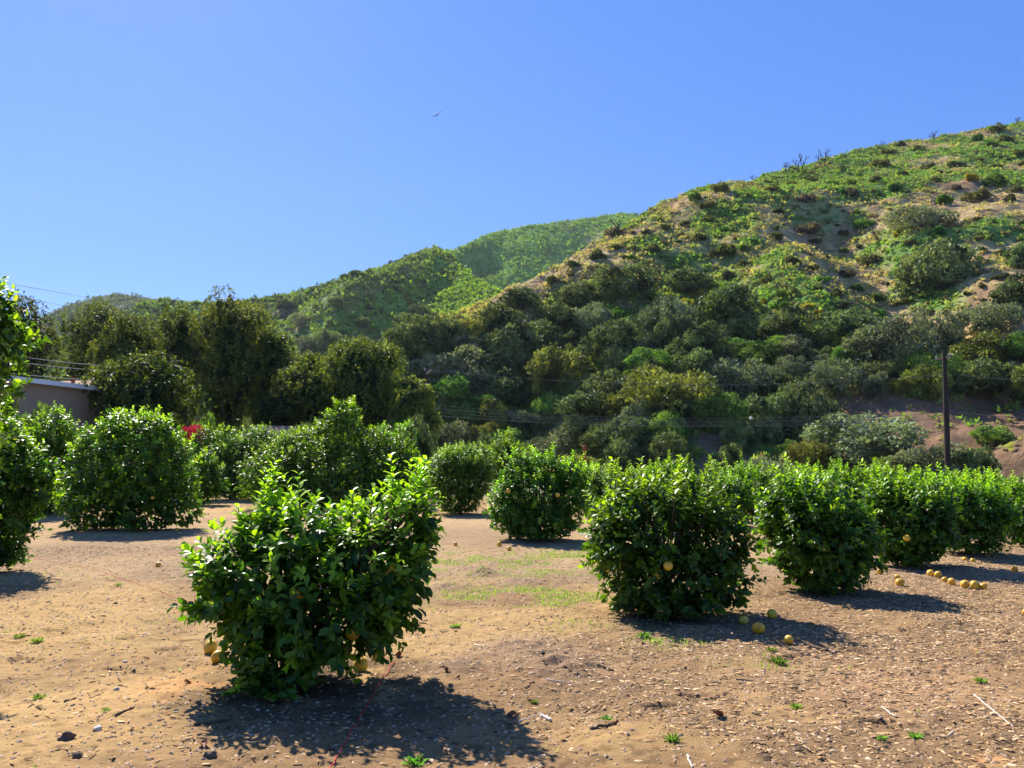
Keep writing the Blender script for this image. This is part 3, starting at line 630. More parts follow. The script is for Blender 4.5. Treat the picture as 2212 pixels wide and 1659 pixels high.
# ------------------------------------------------------------------ soil litter (stuff)
def area_pts(r, n, y0, y1, umax=.85):
    # even in area between two depths
    y = np.sqrt(r.uniform(y0*y0, y1*y1, n)); return r.uniform(-umax, umax, n)*y, y
r = np.random.RandomState(99)
x, y = area_pts(r, 420000, 2.8, 15); w = mulch(x, y); k = r.uniform(size=len(x)) < (.10+.9*w)*np.clip(8/y, .3, 1)*.8; x, y = x[k], y[k]; n = len(x)
P = np.stack([x, y, G(x, y)+.002], -1); a = r.normal(-.5, .9, n)
D = np.stack([np.cos(a), np.sin(a), r.normal(0, .15, n)], -1); L = .008+.042*r.uniform(size=n)**2.8
cc = np.array([[.58, .42, .26], [.45, .29, .14], [.30, .18, .09], [.11, .07, .04], [.40, .25, .12]])[r.choice(5, n, p=[.10, .20, .26, .24, .20])]
for vx, vy, rx, ry in ((690,1500,1.15,.62),(1440,1335,.85,.5),(1755,1275,.8,.5),(700,1440,.9,.5)):  # chips under the near bushes coloured darker, as litter and as painted shade
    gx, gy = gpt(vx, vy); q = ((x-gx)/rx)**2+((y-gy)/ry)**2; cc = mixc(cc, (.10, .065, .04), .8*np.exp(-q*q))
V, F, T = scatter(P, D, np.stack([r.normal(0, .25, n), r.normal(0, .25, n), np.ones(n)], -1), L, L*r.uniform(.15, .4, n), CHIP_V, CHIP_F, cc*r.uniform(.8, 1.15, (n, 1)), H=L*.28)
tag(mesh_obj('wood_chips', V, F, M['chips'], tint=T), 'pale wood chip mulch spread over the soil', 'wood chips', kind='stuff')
x, y = area_pts(r, 110000, 2.8, 13); k = r.uniform(size=len(x)) < .75*np.clip(7/y, .3, 1)*(.5+.5*vnoise(x*1.5, y*1.5, 4)); x, y = x[k], y[k]; n = len(x)
P = np.stack([x, y, G(x, y)-.001], -1); a = r.uniform(0, 6.28, n); s = .003+.018*r.uniform(size=n)**4
V, F, T = scatter(P, np.stack([np.cos(a), np.sin(a), 0*a], -1), np.tile([0, 0, 1.], (n, 1)), s, s*r.uniform(.6, 1.1, n), LUMP_V, LUMP_F, np.array([.42, .29, .19])*r.uniform(.5, 1.25, (n, 1)), H=s*.8)
tag(mesh_obj('soil_clods', V, F, M['chips'], tint=T), 'small brown clods and crumbs of soil', 'soil clods', kind='stuff')
# dead leaves
x, y = area_pts(r, 9000, 2.8, 15); n = len(x); k = r.uniform(size=n) < (.2+.4*mulch(x, y)+.8*np.exp(-((x+1.5)/1.3)**2-((y-5.7)/.9)**2)); x, y = x[k], y[k]; n = len(x)
a = r.uniform(0, 6.28, n); P = np.stack([x, y, G(x, y)+.006], -1)
V, F, T = scatter(P, np.stack([np.cos(a), np.sin(a), r.normal(0, .2, n)], -1), np.stack([r.normal(0, .4, n), r.normal(0, .4, n), np.ones(n)], -1), r.uniform(.02, .055, n), r.uniform(.012, .03, n), LEAF_V, LEAF_F, np.array([[.42, .22, .09], [.30, .14, .06], [.5, .34, .18], [.2, .1, .05]])[r.choice(4, n)])
tag(mesh_obj('leaf_litter', V, F, M['chips'], tint=T), 'dead brown citrus leaves scattered over the soil', 'leaf litter', kind='stuff')
# short grass and ground weeds
x, y = area_pts(r, 420000, 3.2, 16); g = grassmask(x, y); k = r.uniform(size=len(x)) < (.002+g**1.6*.5)*sstep(.35, .62, vnoise(x*7, y*7, 6)+.25*g); x, y = x[k], y[k]; n = len(x)
P = np.stack([x, y, G(x, y)], -1); L = r.uniform(.014, .05, n)
D = np.stack([r.normal(0, .6, n), r.normal(0, .6, n), np.full(n, .9)], -1)
mixv = r.uniform(size=(n, 1)); T0 = np.array([.14, .28, .035])*(1-mixv)+np.array([.34, .36, .07])*mixv
V, F, T = scatter(P, D, rdir(r, n), L, .009, BLADE_V, BLADE_F, T0)
tag(mesh_obj('grass', V, F, M['scrub'], tint=T), 'thin short grass and weeds in the open soil', 'grass', kind='stuff')

# weed tufts one can count
def weed(seed, vx, vy, size, label, n=60):
    r = np.random.RandomState(seed); gx, gy = gpt(vx, vy); gz = ground_z(gx, gy)
    a = r.uniform(0, 6.28, n); q = r.uniform(0, 1, n)
    P = np.stack([np.cos(a)*q*size*.35, np.sin(a)*q*size*.35, 0*a], -1); D = np.stack([np.cos(a)*(.3+q), np.sin(a)*(.3+q), r.uniform(.3, 1.1, n)], -1)
    V, F, T = scatter(P, D, np.tile([0, 0, 1.], (n, 1))+rdir(r, n)*.3, size*r.uniform(.3, .8, n), size*r.uniform(.06, .16, n), LEAF_V, LEAF_F, np.array([.14, .25, .05])*r.uniform(.7, 1.4, (n, 1)))
    o = mesh_obj('weed_tuft', V, F, M['scrub'], tint=T, smooth=True); o.location = (gx, gy, gz); tag(o, label, 'weed', 'green weed tufts in the soil')
for i, (vx, vy, sz, lab) in enumerate([(84,1500,.07,'flat green weed alone on the bare soil at lower left'),(985,1350,.09,'bright green weed tuft right of the nearest bush'),(1453,1594,.08,'weed tuft in the wood chips at the lower middle right'),(1680,1430,.12,'larger weed in front of the round bush shadow tip'),(896,1628,.10,'weed tuft inside the shadow of the nearest bush'),
    (1720,1531,.07,'weed tuft beside pale chips between brown leaf and right edge'),(2118,1482,.07,'weed tuft near the right edge of the soil'),(1665,1408,.07,'small weed just behind the larger weed'),(1975,1592,.07,'low weed in the chips at lower right'),(44,1372,.08,'weed tuft on soil at the far left edge'),(80,1388,.09,'weed tuft right of the one at the left edge'),(1390,1375,.1,'clump of weed on the near side of the round bush shadow'),
    (442,1270,.07,'weed tuft close left of the nearest bush'),(600,1262,.06,'weed tuft behind the nearest bush left side'),(255,1265,.07,'weed tuft between the cord and the footprints'),(1310,1545,.05,'tiny weed above the brown soil ridge'),(1155,1505,.05,'tiny weed behind the white split stick'),(1905,1595,.05,'tiny weed left of the low weed in chips'),(228,1535,.05,'tiny weed near the pale stone')]):
    weed(500+i, vx, vy, sz*.95, lab)

# sticks, stones, dry leaves, cord
def stick(pts, rad, label, mat='twig', cat='stick', name='stick'):
    P = []
    for vx, vy, h in pts:
        gx, gy = gpt(vx, vy); P.append((gx, gy, ground_z(gx, gy)+h))
    P = np.array(P); t = np.linspace(0, 1, len(P)); tt = np.linspace(0, 1, len(P)*5)
    Q = np.stack([np.interp(tt, t, P[:, i]) for i in range(3)], -1)
    Q[1:-1] += rs.normal(0, rad*.35, (len(Q)-2, 3)); rr = rad*(1-.35*tt)*(1+.15*np.sin(tt*17))
    c = Q[0].copy(); mb = MB().tube(Q-c, rr, 7); mb.f.append(tuple(range(6, -1, -1))); mb.f.append(tuple(range(len(mb.v)-7, len(mb.v)))); o = mb.build(name, M[mat], smooth=True); o.location = c
    return tag(o, label, cat, 'sticks on the soil' if cat == 'stick' else None)
stick([(1170,1532,.012),(1190,1545,.012)], .012, 'short thick bleached stick on the wood chips', 'whitewood')
stick([(1120,1545,.006),(1150,1535,.01),(1172,1525,.01)], .004, 'thin pale twig touching the bleached stick', 'whitewood')
stick([(1275,1578,.008),(1300,1572,.01),(1325,1563,.008)], .011, 'dark bark strip on the small soil ridge', 'bark')
stick([(1290,1438,.008),(1325,1443,.008)], .008, 'dark stick end by the big soil mound', 'bark')
stick([(1025,1388,.008),(1050,1394,.006)], .007, 'pale stick on the big soil mound', 'whitewood')
stick([(1590,1472,.006),(1640,1480,.006),(1670,1484,.006)], .006, 'long dark twig in the chips right of the mound', 'bark')
stick([(1812,1455,.006),(1850,1460,.006)], .005, 'slim twig in the middle of the right hand chips')
stick([(2105,1510,.006),(2150,1545,.006),(2190,1575,.006)], .005, 'long straight pale straw at the lower right', 'whitewood')
stick([(1180,1466,.006),(1235,1470,.006)], .004, 'grey twig below the big soil mound', 'whitewood')
stick([(1905,1530,.006),(1935,1548,.006)], .006, 'pale chip lying left of the long straw', 'whitewood')
stick([(1485,1625,.006),(1495,1659,.006)], .006, 'pale stick running out of the bottom edge', 'whitewood')
stick([(140,1510,.004),(165,1503,.008)], .008, 'dark stick near the left edge of the sandy soil', 'bark')
stick([(250,1545,.006),(290,1528,.008)], .008, 'curved dark stick beside the pale stone', 'bark')
stick([(420,1560,.01),(500,1552,.012)], .008, 'dark stick in the left end of the big shadow', 'bark')
cord_pts = [(853,1421,.008),(835,1445,.006),(815,1480,.01),(790,1520,.006),(765,1565,.008),(739,1606,.006),(722,1635,.008),(705,1668,.006)]
def cord(pts, label, rad=.0035):
    P = []
    for vx, vy, h in pts:
        gx, gy = gpt(vx, vy); P.append((gx, gy))
    P = np.array(P); t = np.linspace(0, 1, len(P)); tt = np.linspace(0, 1, 80); Q = np.stack([np.interp(tt, t, P[:, 0]), np.interp(tt, t, P[:, 1])], -1)
    Q[:, 0] += .006*np.sin(tt*60); z = G(Q[:, 0], Q[:, 1])+rad+.012*np.abs(np.sin(tt*23)); Q = np.concatenate([Q, z[:, None]], 1); c = Q[0].copy()
    o = MB().tube(Q-c, rad, 5).build('cord', M['cord'], smooth=True); o.location = c; tag(o, label, 'string')
cord(cord_pts, 'red string lying across the shadow of the nearest bush', .0034)
cord([(60,1200,0),(110,1212,0),(178,1229,0),(230,1240,0),(289,1259,0),(353,1279,0),(420,1302,0)], 'faint red string on the soil left of the nearest bush', .0022)
def stone(seed, vx, vy, s, label, mat='stone', flat=.6, name='stone', cat='stone'):
    import bmesh
    r = np.random.RandomState(seed); bm = bmesh.new(); bmesh.ops.create_icosphere(bm, subdivisions=3, radius=1)
    for v in bm.verts:
        c = v.co; q = 1+.28*math.sin(c.x*2.7+seed)*math.cos(c.y*3.1+seed*2)+.15*math.sin(c.z*5+c.x*4+seed); v.co = Vector((c.x*q*s, c.y*q*s*.75, c.z*q*s*flat))
    me = bpy.data.meshes.new(name); bm.to_mesh(me); bm.free(); me.materials.append(M[mat])
    for p in me.polygons: p.use_smooth = True
    gx, gy = gpt(vx, vy); o = bpy.data.objects.new(name, me); C.objects.link(o); o.location = (gx, gy, ground_z(gx, gy)+s*flat*.45); o.rotation_euler.z = r.uniform(0, 6)
    tag(o, label, cat, 'stones on the soil' if cat == 'stone' else None)
stone(1, 211, 1571, .03, 'pale rounded stone with an orange underside on the sandy soil')
stone(2, 270, 1431, .02, 'small cream stone in the bare patch left of the bush')
stone(3, 252, 1484, .02, 'small grey stone above the pale rounded stone')
stone(4, 250, 1300, .022, 'dark stone near the left tree shadow', 'bark')
stone(5, 145, 1596, .05, 'dark mossy clod beside the pale rounded stone', 'bark', .6, 'soil_clod', 'clod')
stone(6, 168, 1632, .03, 'brown clod near the bottom left corner', 'bark', .7, 'soil_clod', 'clod')
stone(7, 455, 1633, .035, 'dark clod on sunlit soil below the big shadow', 'bark', .6, 'soil_clod', 'clod')
def dry_leaf(seed, vx, vy, s, label, rz):
    nx, ny = 9, 6; V = []; r = np.random.RandomState(seed)
    for i in range(nx):
        for j in range(ny):
            a = i/(nx-1); b = j/(ny-1)*2-1; w = math.sin(math.pi*min(1, a*.92+.06))**.7*.38
            V.append(((a-.5)*s, b*w*s, s*(.28*b*b+.12*math.sin(a*5+seed)+.12)))
    F = [(i*ny+j, (i+1)*ny+j, (i+1)*ny+j+1, i*ny+j+1) for i in range(nx-1) for j in range(ny-1)]
    gx, gy = gpt(vx, vy); o = mesh_obj('dry_leaf', V, F, M['dryleaf'], smooth=True); o.location = (gx, gy, ground_z(gx, gy)); o.rotation_euler = (r.uniform(-.3, .3), r.uniform(-.3, .3), rz)
    tag(o, label, 'dry leaf', 'curled dry leaves on the soil')
dry_leaf(1, 1552, 1549, .09, 'dark curled leaf in the chips below the long dark twig', .6)
dry_leaf(2, 862, 1410, .08, 'rusty curled leaf at the right foot of the nearest bush', 1.2)
dry_leaf(3, 965, 1448, .06, 'rusty leaf crumb right of the big shadow', 2.2)
dry_leaf(4, 1105, 1535, .06, 'rusty leaf left of the bleached stick', .3)
dry_leaf(5, 442, 1612, .08, 'dark red curled leaf in the lower left end of the shadow', 1.9)
dry_leaf(6, 1390, 1390, .05, 'small rusty leaf near the round bush shadow', .9)
dry_leaf(7, 405, 1472, .05, 'orange leaf crumb left of the two fruits', .1)
dry_leaf(8, 1330, 1560, .05, 'small orange leaf on the chips right of the soil ridge', 2.6)

# ------------------------------------------------------------------ mid-ground trees (pepper trees)
PEP = np.array([.20, .26, .050]); PEPD = np.array([.030, .055, .020])
def pepper_mesh(seed, w, h, n=17000, droop=1.0, skirt=.25, airy=0):
    r = np.random.RandomState(seed); lb = []
    nlob = 15
    for i in range(nlob):
        t = (i+.5)/nlob; z = h*(skirt+(.90-skirt)*t); rad = w*math.sin(math.pi*min(1, .18+.80*(1-t)**.72))**.8
        a = i*2.4+r.uniform(-.4, .4); q = rad*r.uniform(.25, .6)
        lb.append((math.cos(a)*q, math.sin(a)*q*.9, z, rad*r.uniform(.30, .52)+.35, rad*r.uniform(.30, .52)+.35, h*r.uniform(.08, .15)))
    lb.append((0, 0, h*.48, w*.42, w*.42, h*.28))
    ns = n//9; P, Nn = lobe_points(r, lb, ns, (.78, 1.08)); ns = len(P)
    ps, ds, ns_, ls, ts = [], [], [], [], []
    up = np.array([0, 0, 1.]); sv = r.uniform(size=(ns, 1))
    lit = np.clip(.5+.5*Nn[:, 2:3]+r.normal(0, .25, (ns, 1)), 0, 1)
    for j in range(9):
        s = j/8; q = P+Nn*.12*h/10+np.array([0, 0, -1])*(s*droop*(.12+.30*sv)) + Nn*s*.15+r.normal(0, .05, (ns, 3))
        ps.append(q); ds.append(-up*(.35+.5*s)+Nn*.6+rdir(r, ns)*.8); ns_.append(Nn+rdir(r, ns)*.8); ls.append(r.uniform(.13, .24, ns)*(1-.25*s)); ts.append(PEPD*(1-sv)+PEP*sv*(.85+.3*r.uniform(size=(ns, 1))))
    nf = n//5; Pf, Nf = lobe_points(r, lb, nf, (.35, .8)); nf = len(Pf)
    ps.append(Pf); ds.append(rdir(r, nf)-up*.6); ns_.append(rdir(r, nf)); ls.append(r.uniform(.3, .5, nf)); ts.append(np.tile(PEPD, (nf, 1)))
    P = np.concatenate(ps); D = np.concatenate(ds); Nn = np.concatenate(ns_); L = np.concatenate(ls); T = np.concatenate(ts)
    k = P[:, 2] > .4; P, D, Nn, L, T = P[k], D[k], Nn[k], L[k], T[k]
    V, F, T = scatter(P, D, Nn, L, L*.5, CLU_V, CLU_F, T)
    return V, F, T, lb
def pepper(seed, x0, x1, ytop, d, label, n=15000, skirt=.22, tintk=1.0, mat='pepper', pale=None, droop=1.0):
    s = d/1658; w = (x1-x0)/2*s; h = EYE+(1000-ytop)*s; px = float(at((x0+x1)/2, 1000, d).x)
    root = tag(empty('pepper_tree', (px, d, 0)), label, 'tree', 'willowy pepper trees behind the orchard')
    V, F, T, lb = pepper_mesh(seed, w*1.02, h*1.07, n, skirt=skirt, droop=droop)
    T = T*tintk if pale is None else T*(1-.0)*np.array(pale)
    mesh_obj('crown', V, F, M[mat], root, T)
    r = np.random.RandomState(seed+1); mb = MB(); mb.tube([(0,0,-.3),(.1,0,h*.12),(.05,.1,h*.3),(0,0,h*.6)], [.34,.27,.2,.08], 8)
    for i in range(9):
        q = lb[i]; b = np.array([0, 0, h*r.uniform(.12, .3)]); tip = np.array(q[:3]); m = b*.5+tip*.5+np.array([0, 0, -.3])
        mb.tube([b, b*.7+m*.3, m, tip], [.15, .12, .08, .03], 6)
    mb.build('trunk', M['pale_bark'], root, smooth=True)
    return root
pepper(40, -60, 92, 658, 60, 'dark dense tree at the left edge behind the leafy branch', tintk=.55)
pepper(41, 118, 268, 655, 64, 'pointed yellow green tree left of the lens streak, above the long shed')
pepper(42, 190, 340, 700, 44, 'lower yellow green tree leaning over the end of the long shed')
pepper(43, 318, 430, 676, 55, 'upright olive tree left of the tallest pepper tree', tintk=.85)
pepper(44, 400, 575, 643, 54, 'tallest olive pepper tree with a wispy tip', tintk=.85, n=19000)
pepper(45, 520, 632, 712, 56, 'narrow shaded pepper tree right of the tallest one', tintk=.8)
pepper(46, 600, 760, 775, 52, 'left half of the broad pepper tree mass behind the peaked citrus', tintk=.95)
pepper(47, 690, 880, 742, 50, 'broadest domed yellow green pepper tree behind the peaked citrus', n=19000)
pepper(48, 845, 935, 828, 47, 'small round pepper tree at the right end of the row')
pepper(49, 205, 400, 772, 36, 'small drooping tree against the shed wall', n=9000, tintk=.8)
pepper(52, 560, 640, 850, 50, 'low shaded tree behind the small tiled shed', n=9000, tintk=.6)
# wispy top twigs of the tallest tree
# ------------------------------------------------------------------ hillside trees
def oak_mesh(seed, n=4200, w=1.0, h=1.0, colr=((.030, .045, .018), (.075, .095, .035)), leaf=.085, skirt=.0, upright=0, hole=.0):
    """unit crown (half width about 1, height about 1.5) made of leafy clumps"""
    r = np.random.RandomState(seed); lb = []
    nl = r.randint(13, 20); ax = r.uniform(.8, 1.15); off = r.uniform(-.25, .25, 2)
    for i in range(nl):
        a = i*2.4+r.uniform(-.7, .7); q = math.sqrt(r.uniform(0, 1))*.88; z = .52+.75*(1-q*q)*r.uniform(.35, 1)
        k = r.uniform(.16, .40); lb.append((math.cos(a)*q*ax+off[0]*z, math.sin(a)*q/ax+off[1]*z, z, k, k, k*r.uniform(.6, .8)))
    lb.append((0, 0, .58, .46, .46, .32))
    if skirt: 
        for i in range(7):
            a = i*.9+r.uniform(-.4, .4); k = r.uniform(.2, .36); lb.append((math.cos(a)*.6, math.sin(a)*.6, .32, k, k, k))
    P, Nn = lobe_points(r, lb, n, (.74, 1.08)); n = len(P)
    P = P+r.normal(0, .03, P.shape)
    c0, c1 = np.array(colr[0]), np.array(colr[1]); v = np.clip(1.5*vnoise(P[:, 0]*3.4+9, P[:, 2]*3.4+P[:, 1]*2.6, seed)[:, None]-.45+.4*r.uniform(size=(n, 1)), 0, 1)
    T = c0*(1-v)+c1*v
    L = leaf*r.uniform(.6, 1.4, n)
    V, F, T = scatter(P, rdir(r, n)+Nn*.5+[0, 0, .15], Nn*.7+rdir(r, n)*.8, L, L*.8, CLU_V, CLU_F, T)
    V[:, 2] = np.maximum(V[:, 2], .0)
    return V, F, T, lb
KINDS = {   # name: (category, colour pair, leaf, skirt, material)
 'oak': ('oak tree', ((.024,.046,.02),(.20,.26,.09)), .085, 1, 'oak'),
 'grey': ('oak tree', ((.06,.08,.045),(.28,.32,.17)), .07, 1, 'oak'),
 'green': ('tree', ((.05,.11,.022),(.22,.36,.06)), .085, 1, 'oak'),
 'gold': ('tree', ((.06,.08,.02),(.30,.32,.065)), .08, 1, 'oak'),
}
PROTO = {}
for ki, (kn, (cat, colr, lf, sk, mt)) in enumerate(KINDS.items()):
    for j in range(6 if kn == 'oak' else 4 if kn != 'gold' else 3):
        V, F, T, lb = oak_mesh(700+ki*10+j, 4600, colr=colr, leaf=lf*1.12, skirt=sk)
        cm = mesh_data('crown', V, F, M[mt], T)
        mb = MB(); mb.tube([(0,0,-.35),(0,0,.1),(.04,0,.35),(0,.02,.6)], [.085,.065,.055,.03], 7)
        rr = np.random.RandomState(j+ki)
        for q in lb[:7]: mb.tube([(0,0,.25), (q[0]*.4, q[1]*.4, .4+.2*q[2]), q[:3]], [.04,.03,.012], 5)
        me = bpy.data.meshes.new('trunk'); me.from_pydata(mb.v, [], mb.f); me.materials.append(M['bark' if kn != 'grey' else 'pale_bark'])
        PROTO.setdefault(kn, []).append((cm, me))
def put_tree(kind, p, w, h, rz, label, group, sink=.0, name='oak_tree', cat=None):
    cm, tm = random.choice(PROTO[kind])
    root = tag(empty(name, (p[0], p[1], p[2]-sink), rz), label, cat or KINDS[kind][0], group)
    a_ = random.uniform(.85, 1.2); root.scale = (w*a_, w*random.uniform(.85, 1.15), h*random.uniform(.85, 1.15)); root.rotation_euler = (random.uniform(-.1, .1), random.uniform(-.1, .1), rz)
    for nm, me in (('crown', cm), ('trunk', tm)):
        o = bpy.data.objects.new(nm, me); C.objects.link(o); o.parent = root
    return root
GH = 'trees on the wooded hillside'
HAND = [ # x, y of the crown centre, half width, half height (photo px), kind, label
 (905,745,58,55,'oak','dark oak at the left end of the wooded hillside, just above the pepper trees'),
 (1015,712,48,26,'gold','golden brown rounded tree at the upper left of the wood'),
 (960,720,50,42,'oak','dark oak between the leftmost oak and the golden brown tree'),
 (1080,700,60,38,'oak','dark oak right of the golden brown tree'),
 (1000,790,70,50,'grey','wide grey green oak above the short utility pole'),
 (1095,760,60,48,'oak','dark oak in the middle of the left wood'),
 (1160,720,48,36,'oak','dark oak high on the left edge of the open slope'),
 (1205,690,50,30,'oak','small dark oak by the sunny grass patch'),
 (1075,840,62,45,'oak','large shaded oak left of the golden oak'),
 (1205,810,66,58,'gold','golden edged oak standing out in the centre of the wood'),
 (1290,690,42,34,'grey','small grey oak below the bare patch of the slope'),
 (1350,610,52,40,'oak','dark oak alone on the open slope under the skyline dip'),
 (1450,690,62,52,'grey','largest grey green oak in the centre of the hillside'),
 (1570,680,60,44,'oak','broad dark oak right of the large grey green oak'),
 (1495,610,44,28,'oak','dark oak above the yellow flowers on the slope'),
 (1330,740,56,42,'oak','dark oak under the small grey oak'),
 (1410,780,50,36,'green','fresh green tree under the large grey green oak'),
 (1520,760,56,40,'oak','shaded oak in the hollow below the broad dark oak'),
 (1460,860,95,52,'gold','wide yellow green thicket low in the centre'),
 (1590,830,62,48,'grey','grey oak right of the yellow green thicket'),
 (1340,840,55,42,'oak','dark oak left of the yellow green thicket'),
 (1280,900,70,40,'oak','dark oak behind the orange post'),
 (1350,950,62,52,'oak','very dark round oak right of the orange post'),
 (1205,965,58,38,'grey','pale grey green willowy bush left of the orange post'),
 (1040,950,30,42,'gold','tall brownish bush left of the bright citrus tree'),
 (1075,905,30,40,'gold','reddish brown bush under the wires'),
 (975,860,45,45,'green','fresh green tree beside the short utility pole'),
 (1045,880,40,38,'green','fresh green tree right of the one by the short pole'),
 (970,950,42,45,'grey','grey reedy shrub right of the pepper trees'),
 (1670,760,55,45,'green','bright green bushy tree left of the dead grey shrub'),
 (1700,720,50,38,'oak','dark oak above the bright green bushy tree'),
 (1840,700,62,42,'oak','dark oak at the lower end of the bare streak'),
 (1930,740,85,62,'grey','biggest grey oak left of the utility pole'),
 (2020,575,66,54,'oak','dark spreading oak alone high on the right slope'),
 (2135,690,50,32,'grey','grey oak to the upper right of the utility pole top'),
 (2130,760,55,42,'gold','olive tree right of the utility pole top'),
 (1990,800,55,34,'green','green tree left of the utility pole at crossarm height'),
 (2110,820,60,34,'oak','dark oak in the shade right of the utility pole'),
 (1810,820,48,44,'grey','grey oak above the bare bank'),
 (1740,900,60,60,'oak','tall dark oak at the left edge of the bare bank'),
 (1660,920,60,55,'oak','dark oak on the left of the tall dark oak'),
 (1870,950,90,60,'grey','wide grey green oak in front of the bare bank'),
 (1650,985,50,30,'grey','grey bush at the foot of the dark oaks'),
 (2020,1000,75,40,'grey','pale bush at the foot of the bank left of the pole'),
 (2095,1000,40,42,'oak','dark bush right of the utility pole foot'),
 (2150,940,40,24,'green','small green bush on the bare bank at the right edge'),
 (1920,1000,40,25,'green','green bush below the wide grey green oak'),
 (1990,470,60,30,'grey','grey twiggy oak above the dark spreading oak'),
 (1560,900,50,40,'green','green thicket between the centre and the dark oaks'),
 (1430,940,45,45,'green','pale green creeper covered tree right of the very dark oak'),
 (2190,640,40,34,'oak','dark oak in the gully at the right edge'),
 (2200,560,30,24,'oak','small dark oak at the right edge above the gully'),
 (1250,640,40,26,'oak','dark shrubby oak on the left skyline of the slope'),
 (1130,650,36,22,'oak','dark oak on the skyline where the two hills meet'),
]
placed = []
def hillpos(vx, vy):
    return cast(vx, vy, HA, 55, 330, 1400)
for hi_, (vx, vy, hw, hh, kd, lab) in enumerate(HAND):
    yb = min(vy+hh*.85, 1012)
    p = hillpos(vx, yb) 
    if p is None or yb >= 1004:
        d = float(A_d0(float(ray(vx, 900)[0])))-4; q = at(vx, 1000, d); p = (q.x, q.y, -.1)
    s = p[1]/1658
    random.seed(hi_); put_tree(kd, p, hw*s*1.12, hh*2*s/1.45*1.1, random.uniform(0, 6.28), lab, GH, sink=.1*hh*s)
    placed.append((vx, vy, hw, hh))
# fill trees between the singled out ones
yT = lambda x: np.interp(x, [850,1000,1100,1200,1300,1500,1700,1850,2000,2212], [735,690,690,690,690,700,700,730,700,740])
r = np.random.RandomState(31); nfill = 0
WHERE = lambda x, y: ('left' if x < 1150 else 'centre left' if x < 1400 else 'centre right' if x < 1700 else 'right')+' part'
fillers = []
tries = 0
while nfill < 135 and tries < 9000:
    tries += 1
    x = r.uniform(840, 2260); y = r.uniform(620, 1005)
    if y < yT(x)+10: continue
    if any(abs(x-a)/(.60*(c+14)) < 1 and abs(y-b)/(.60*(d+14)) < 1 for a, b, c, d in placed): continue
    if 1800 < x and y > 835: continue
    if 1440 < x < 1570 and y > 905: continue
    hw = 13+32*r.uniform()**1.7; hh = hw*r.uniform(.6, 1.15)
    p = hillpos(x, y+hh*.8)
    if p is None:
        if y < 960: continue
        d = float(A_d0(float(ray(x, 900)[0])))-3; q = at(x, 1000, d); p = (q.x, q.y, -.1)
    placed.append((x, y, hw, hh)); fillers.append((x, y, hw, hh, p)); nfill += 1
KLAB = {'oak': 'dark green oak', 'grey': 'grey green oak', 'green': 'fresh green tree', 'gold': 'yellowish tree'}
NAMED = [(a, b, l) for a, b, c, d, k, l in HAND]
def near_named(x, y):
    a, b, l = min(NAMED, key=lambda q: (q[0]-x)**2+(q[1]-y)**2*1.6)
    dx, dy = x-a, y-b
    rel = ('upper ' if dy < -18 else 'lower ' if dy > 18 else '')+('left' if dx < 0 else 'right')
    core = ' '.join(l.split()[:7])
    return rel, core
used = {}
for x, y, hw, hh, p in fillers:
    random.seed(int(x*7+y)); kd = random.choices(['oak','grey','green','gold'], [.40,.16,.34,.10])[0]; s = p[1]/1658
    size = 'small' if hw < 20 else 'middling' if hw < 30 else 'broad'
    rel, core = near_named(x, y); lab = f"{size} {KLAB[kd]} at the {rel} of {('the '+core)}"
    used[lab] = used.get(lab, 0)+1
    if used[lab] > 1: lab = lab.replace(size, {2: 'rounder', 3: 'smaller', 4: 'lower'}.get(used[lab], 'further')+' '+size, 1)
    put_tree(kd, p, hw*s*1.2, hh*2*s/1.45*1.15, random.uniform(0, 6.28), ' '.join(lab.split()[:16]), GH, sink=.1*hh*s)

# shrubs on the open slope
def shrub_mesh(seed, n, colr, leaf=.16):
    r = np.random.RandomState(seed); lb = [(0, 0, .3, .5, .5, .3)]
    for i in range(9):
        a = i*2.4+r.uniform(-.5, .5); q = r.uniform(.2, 1.0); k = r.uniform(.16, .38); lb.append((math.cos(a)*q, math.sin(a)*q, r.uniform(.12, .5)*(1.3-q*.6), k, k, k*.8))
    P, Nn = lobe_points(r, lb, n, (.7, 1.1)); n = len(P); v = r.uniform(size=(n, 1)); T = np.array(colr[0])*(1-v)+np.array(colr[1])*v
    L = leaf*r.uniform(.6, 1.4, n); V, F, T = scatter(P, rdir(r, n)+Nn*.6+[0, 0, .3], Nn*.6+rdir(r, n)*.8, L, L*.75, CLU_V, CLU_F, T)
    return V, F, T
SH = {'dark': ((.045,.055,.028),(.15,.16,.075)), 'olive': ((.075,.085,.028),(.17,.17,.06)), 'green': ((.05,.11,.022),(.11,.22,.04)), 'yellow': ((.12,.14,.03),(.55,.42,.03)), 'twiggy': ((.07,.06,.055),(.15,.12,.10))}
SHP = {k: [mesh_data('hillside_shrub', *(lambda a: (a[0], a[1]))(shrub_mesh(900+i*7+j, 1300, c)), M['scrub'], shrub_mesh(900+i*7+j, 1300, c)[2]) for j in range(4)] for i, (k, c) in enumerate(SH.items())}
SHL = {'dark': 'dark round shrub', 'olive': 'olive brown shrub', 'green': 'fresh green shrub', 'yellow': 'yellow flowering shrub', 'twiggy': 'bare greyish brown shrub'}
def put_shrub(kd, vx, vy, w, hratio, label, H=HA, rng=(55, 360), group='shrubs on the open hill slope'):
    p = cast(vx, vy, H, rng[0], rng[1], 1800)
    if p is None: return None
    s = p[1]/1658; o = bpy.data.objects.new('hillside_shrub', random.choice(SHP[kd])); C.objects.link(o)
    o.location = (p[0], p[1], p[2]-.08*w*s); o.scale = (w*s, w*s, w*s*hratio); o.rotation_euler.z = random.uniform(0, 6.28)
    return tag(o, label, 'shrub', group)
random.seed(5)
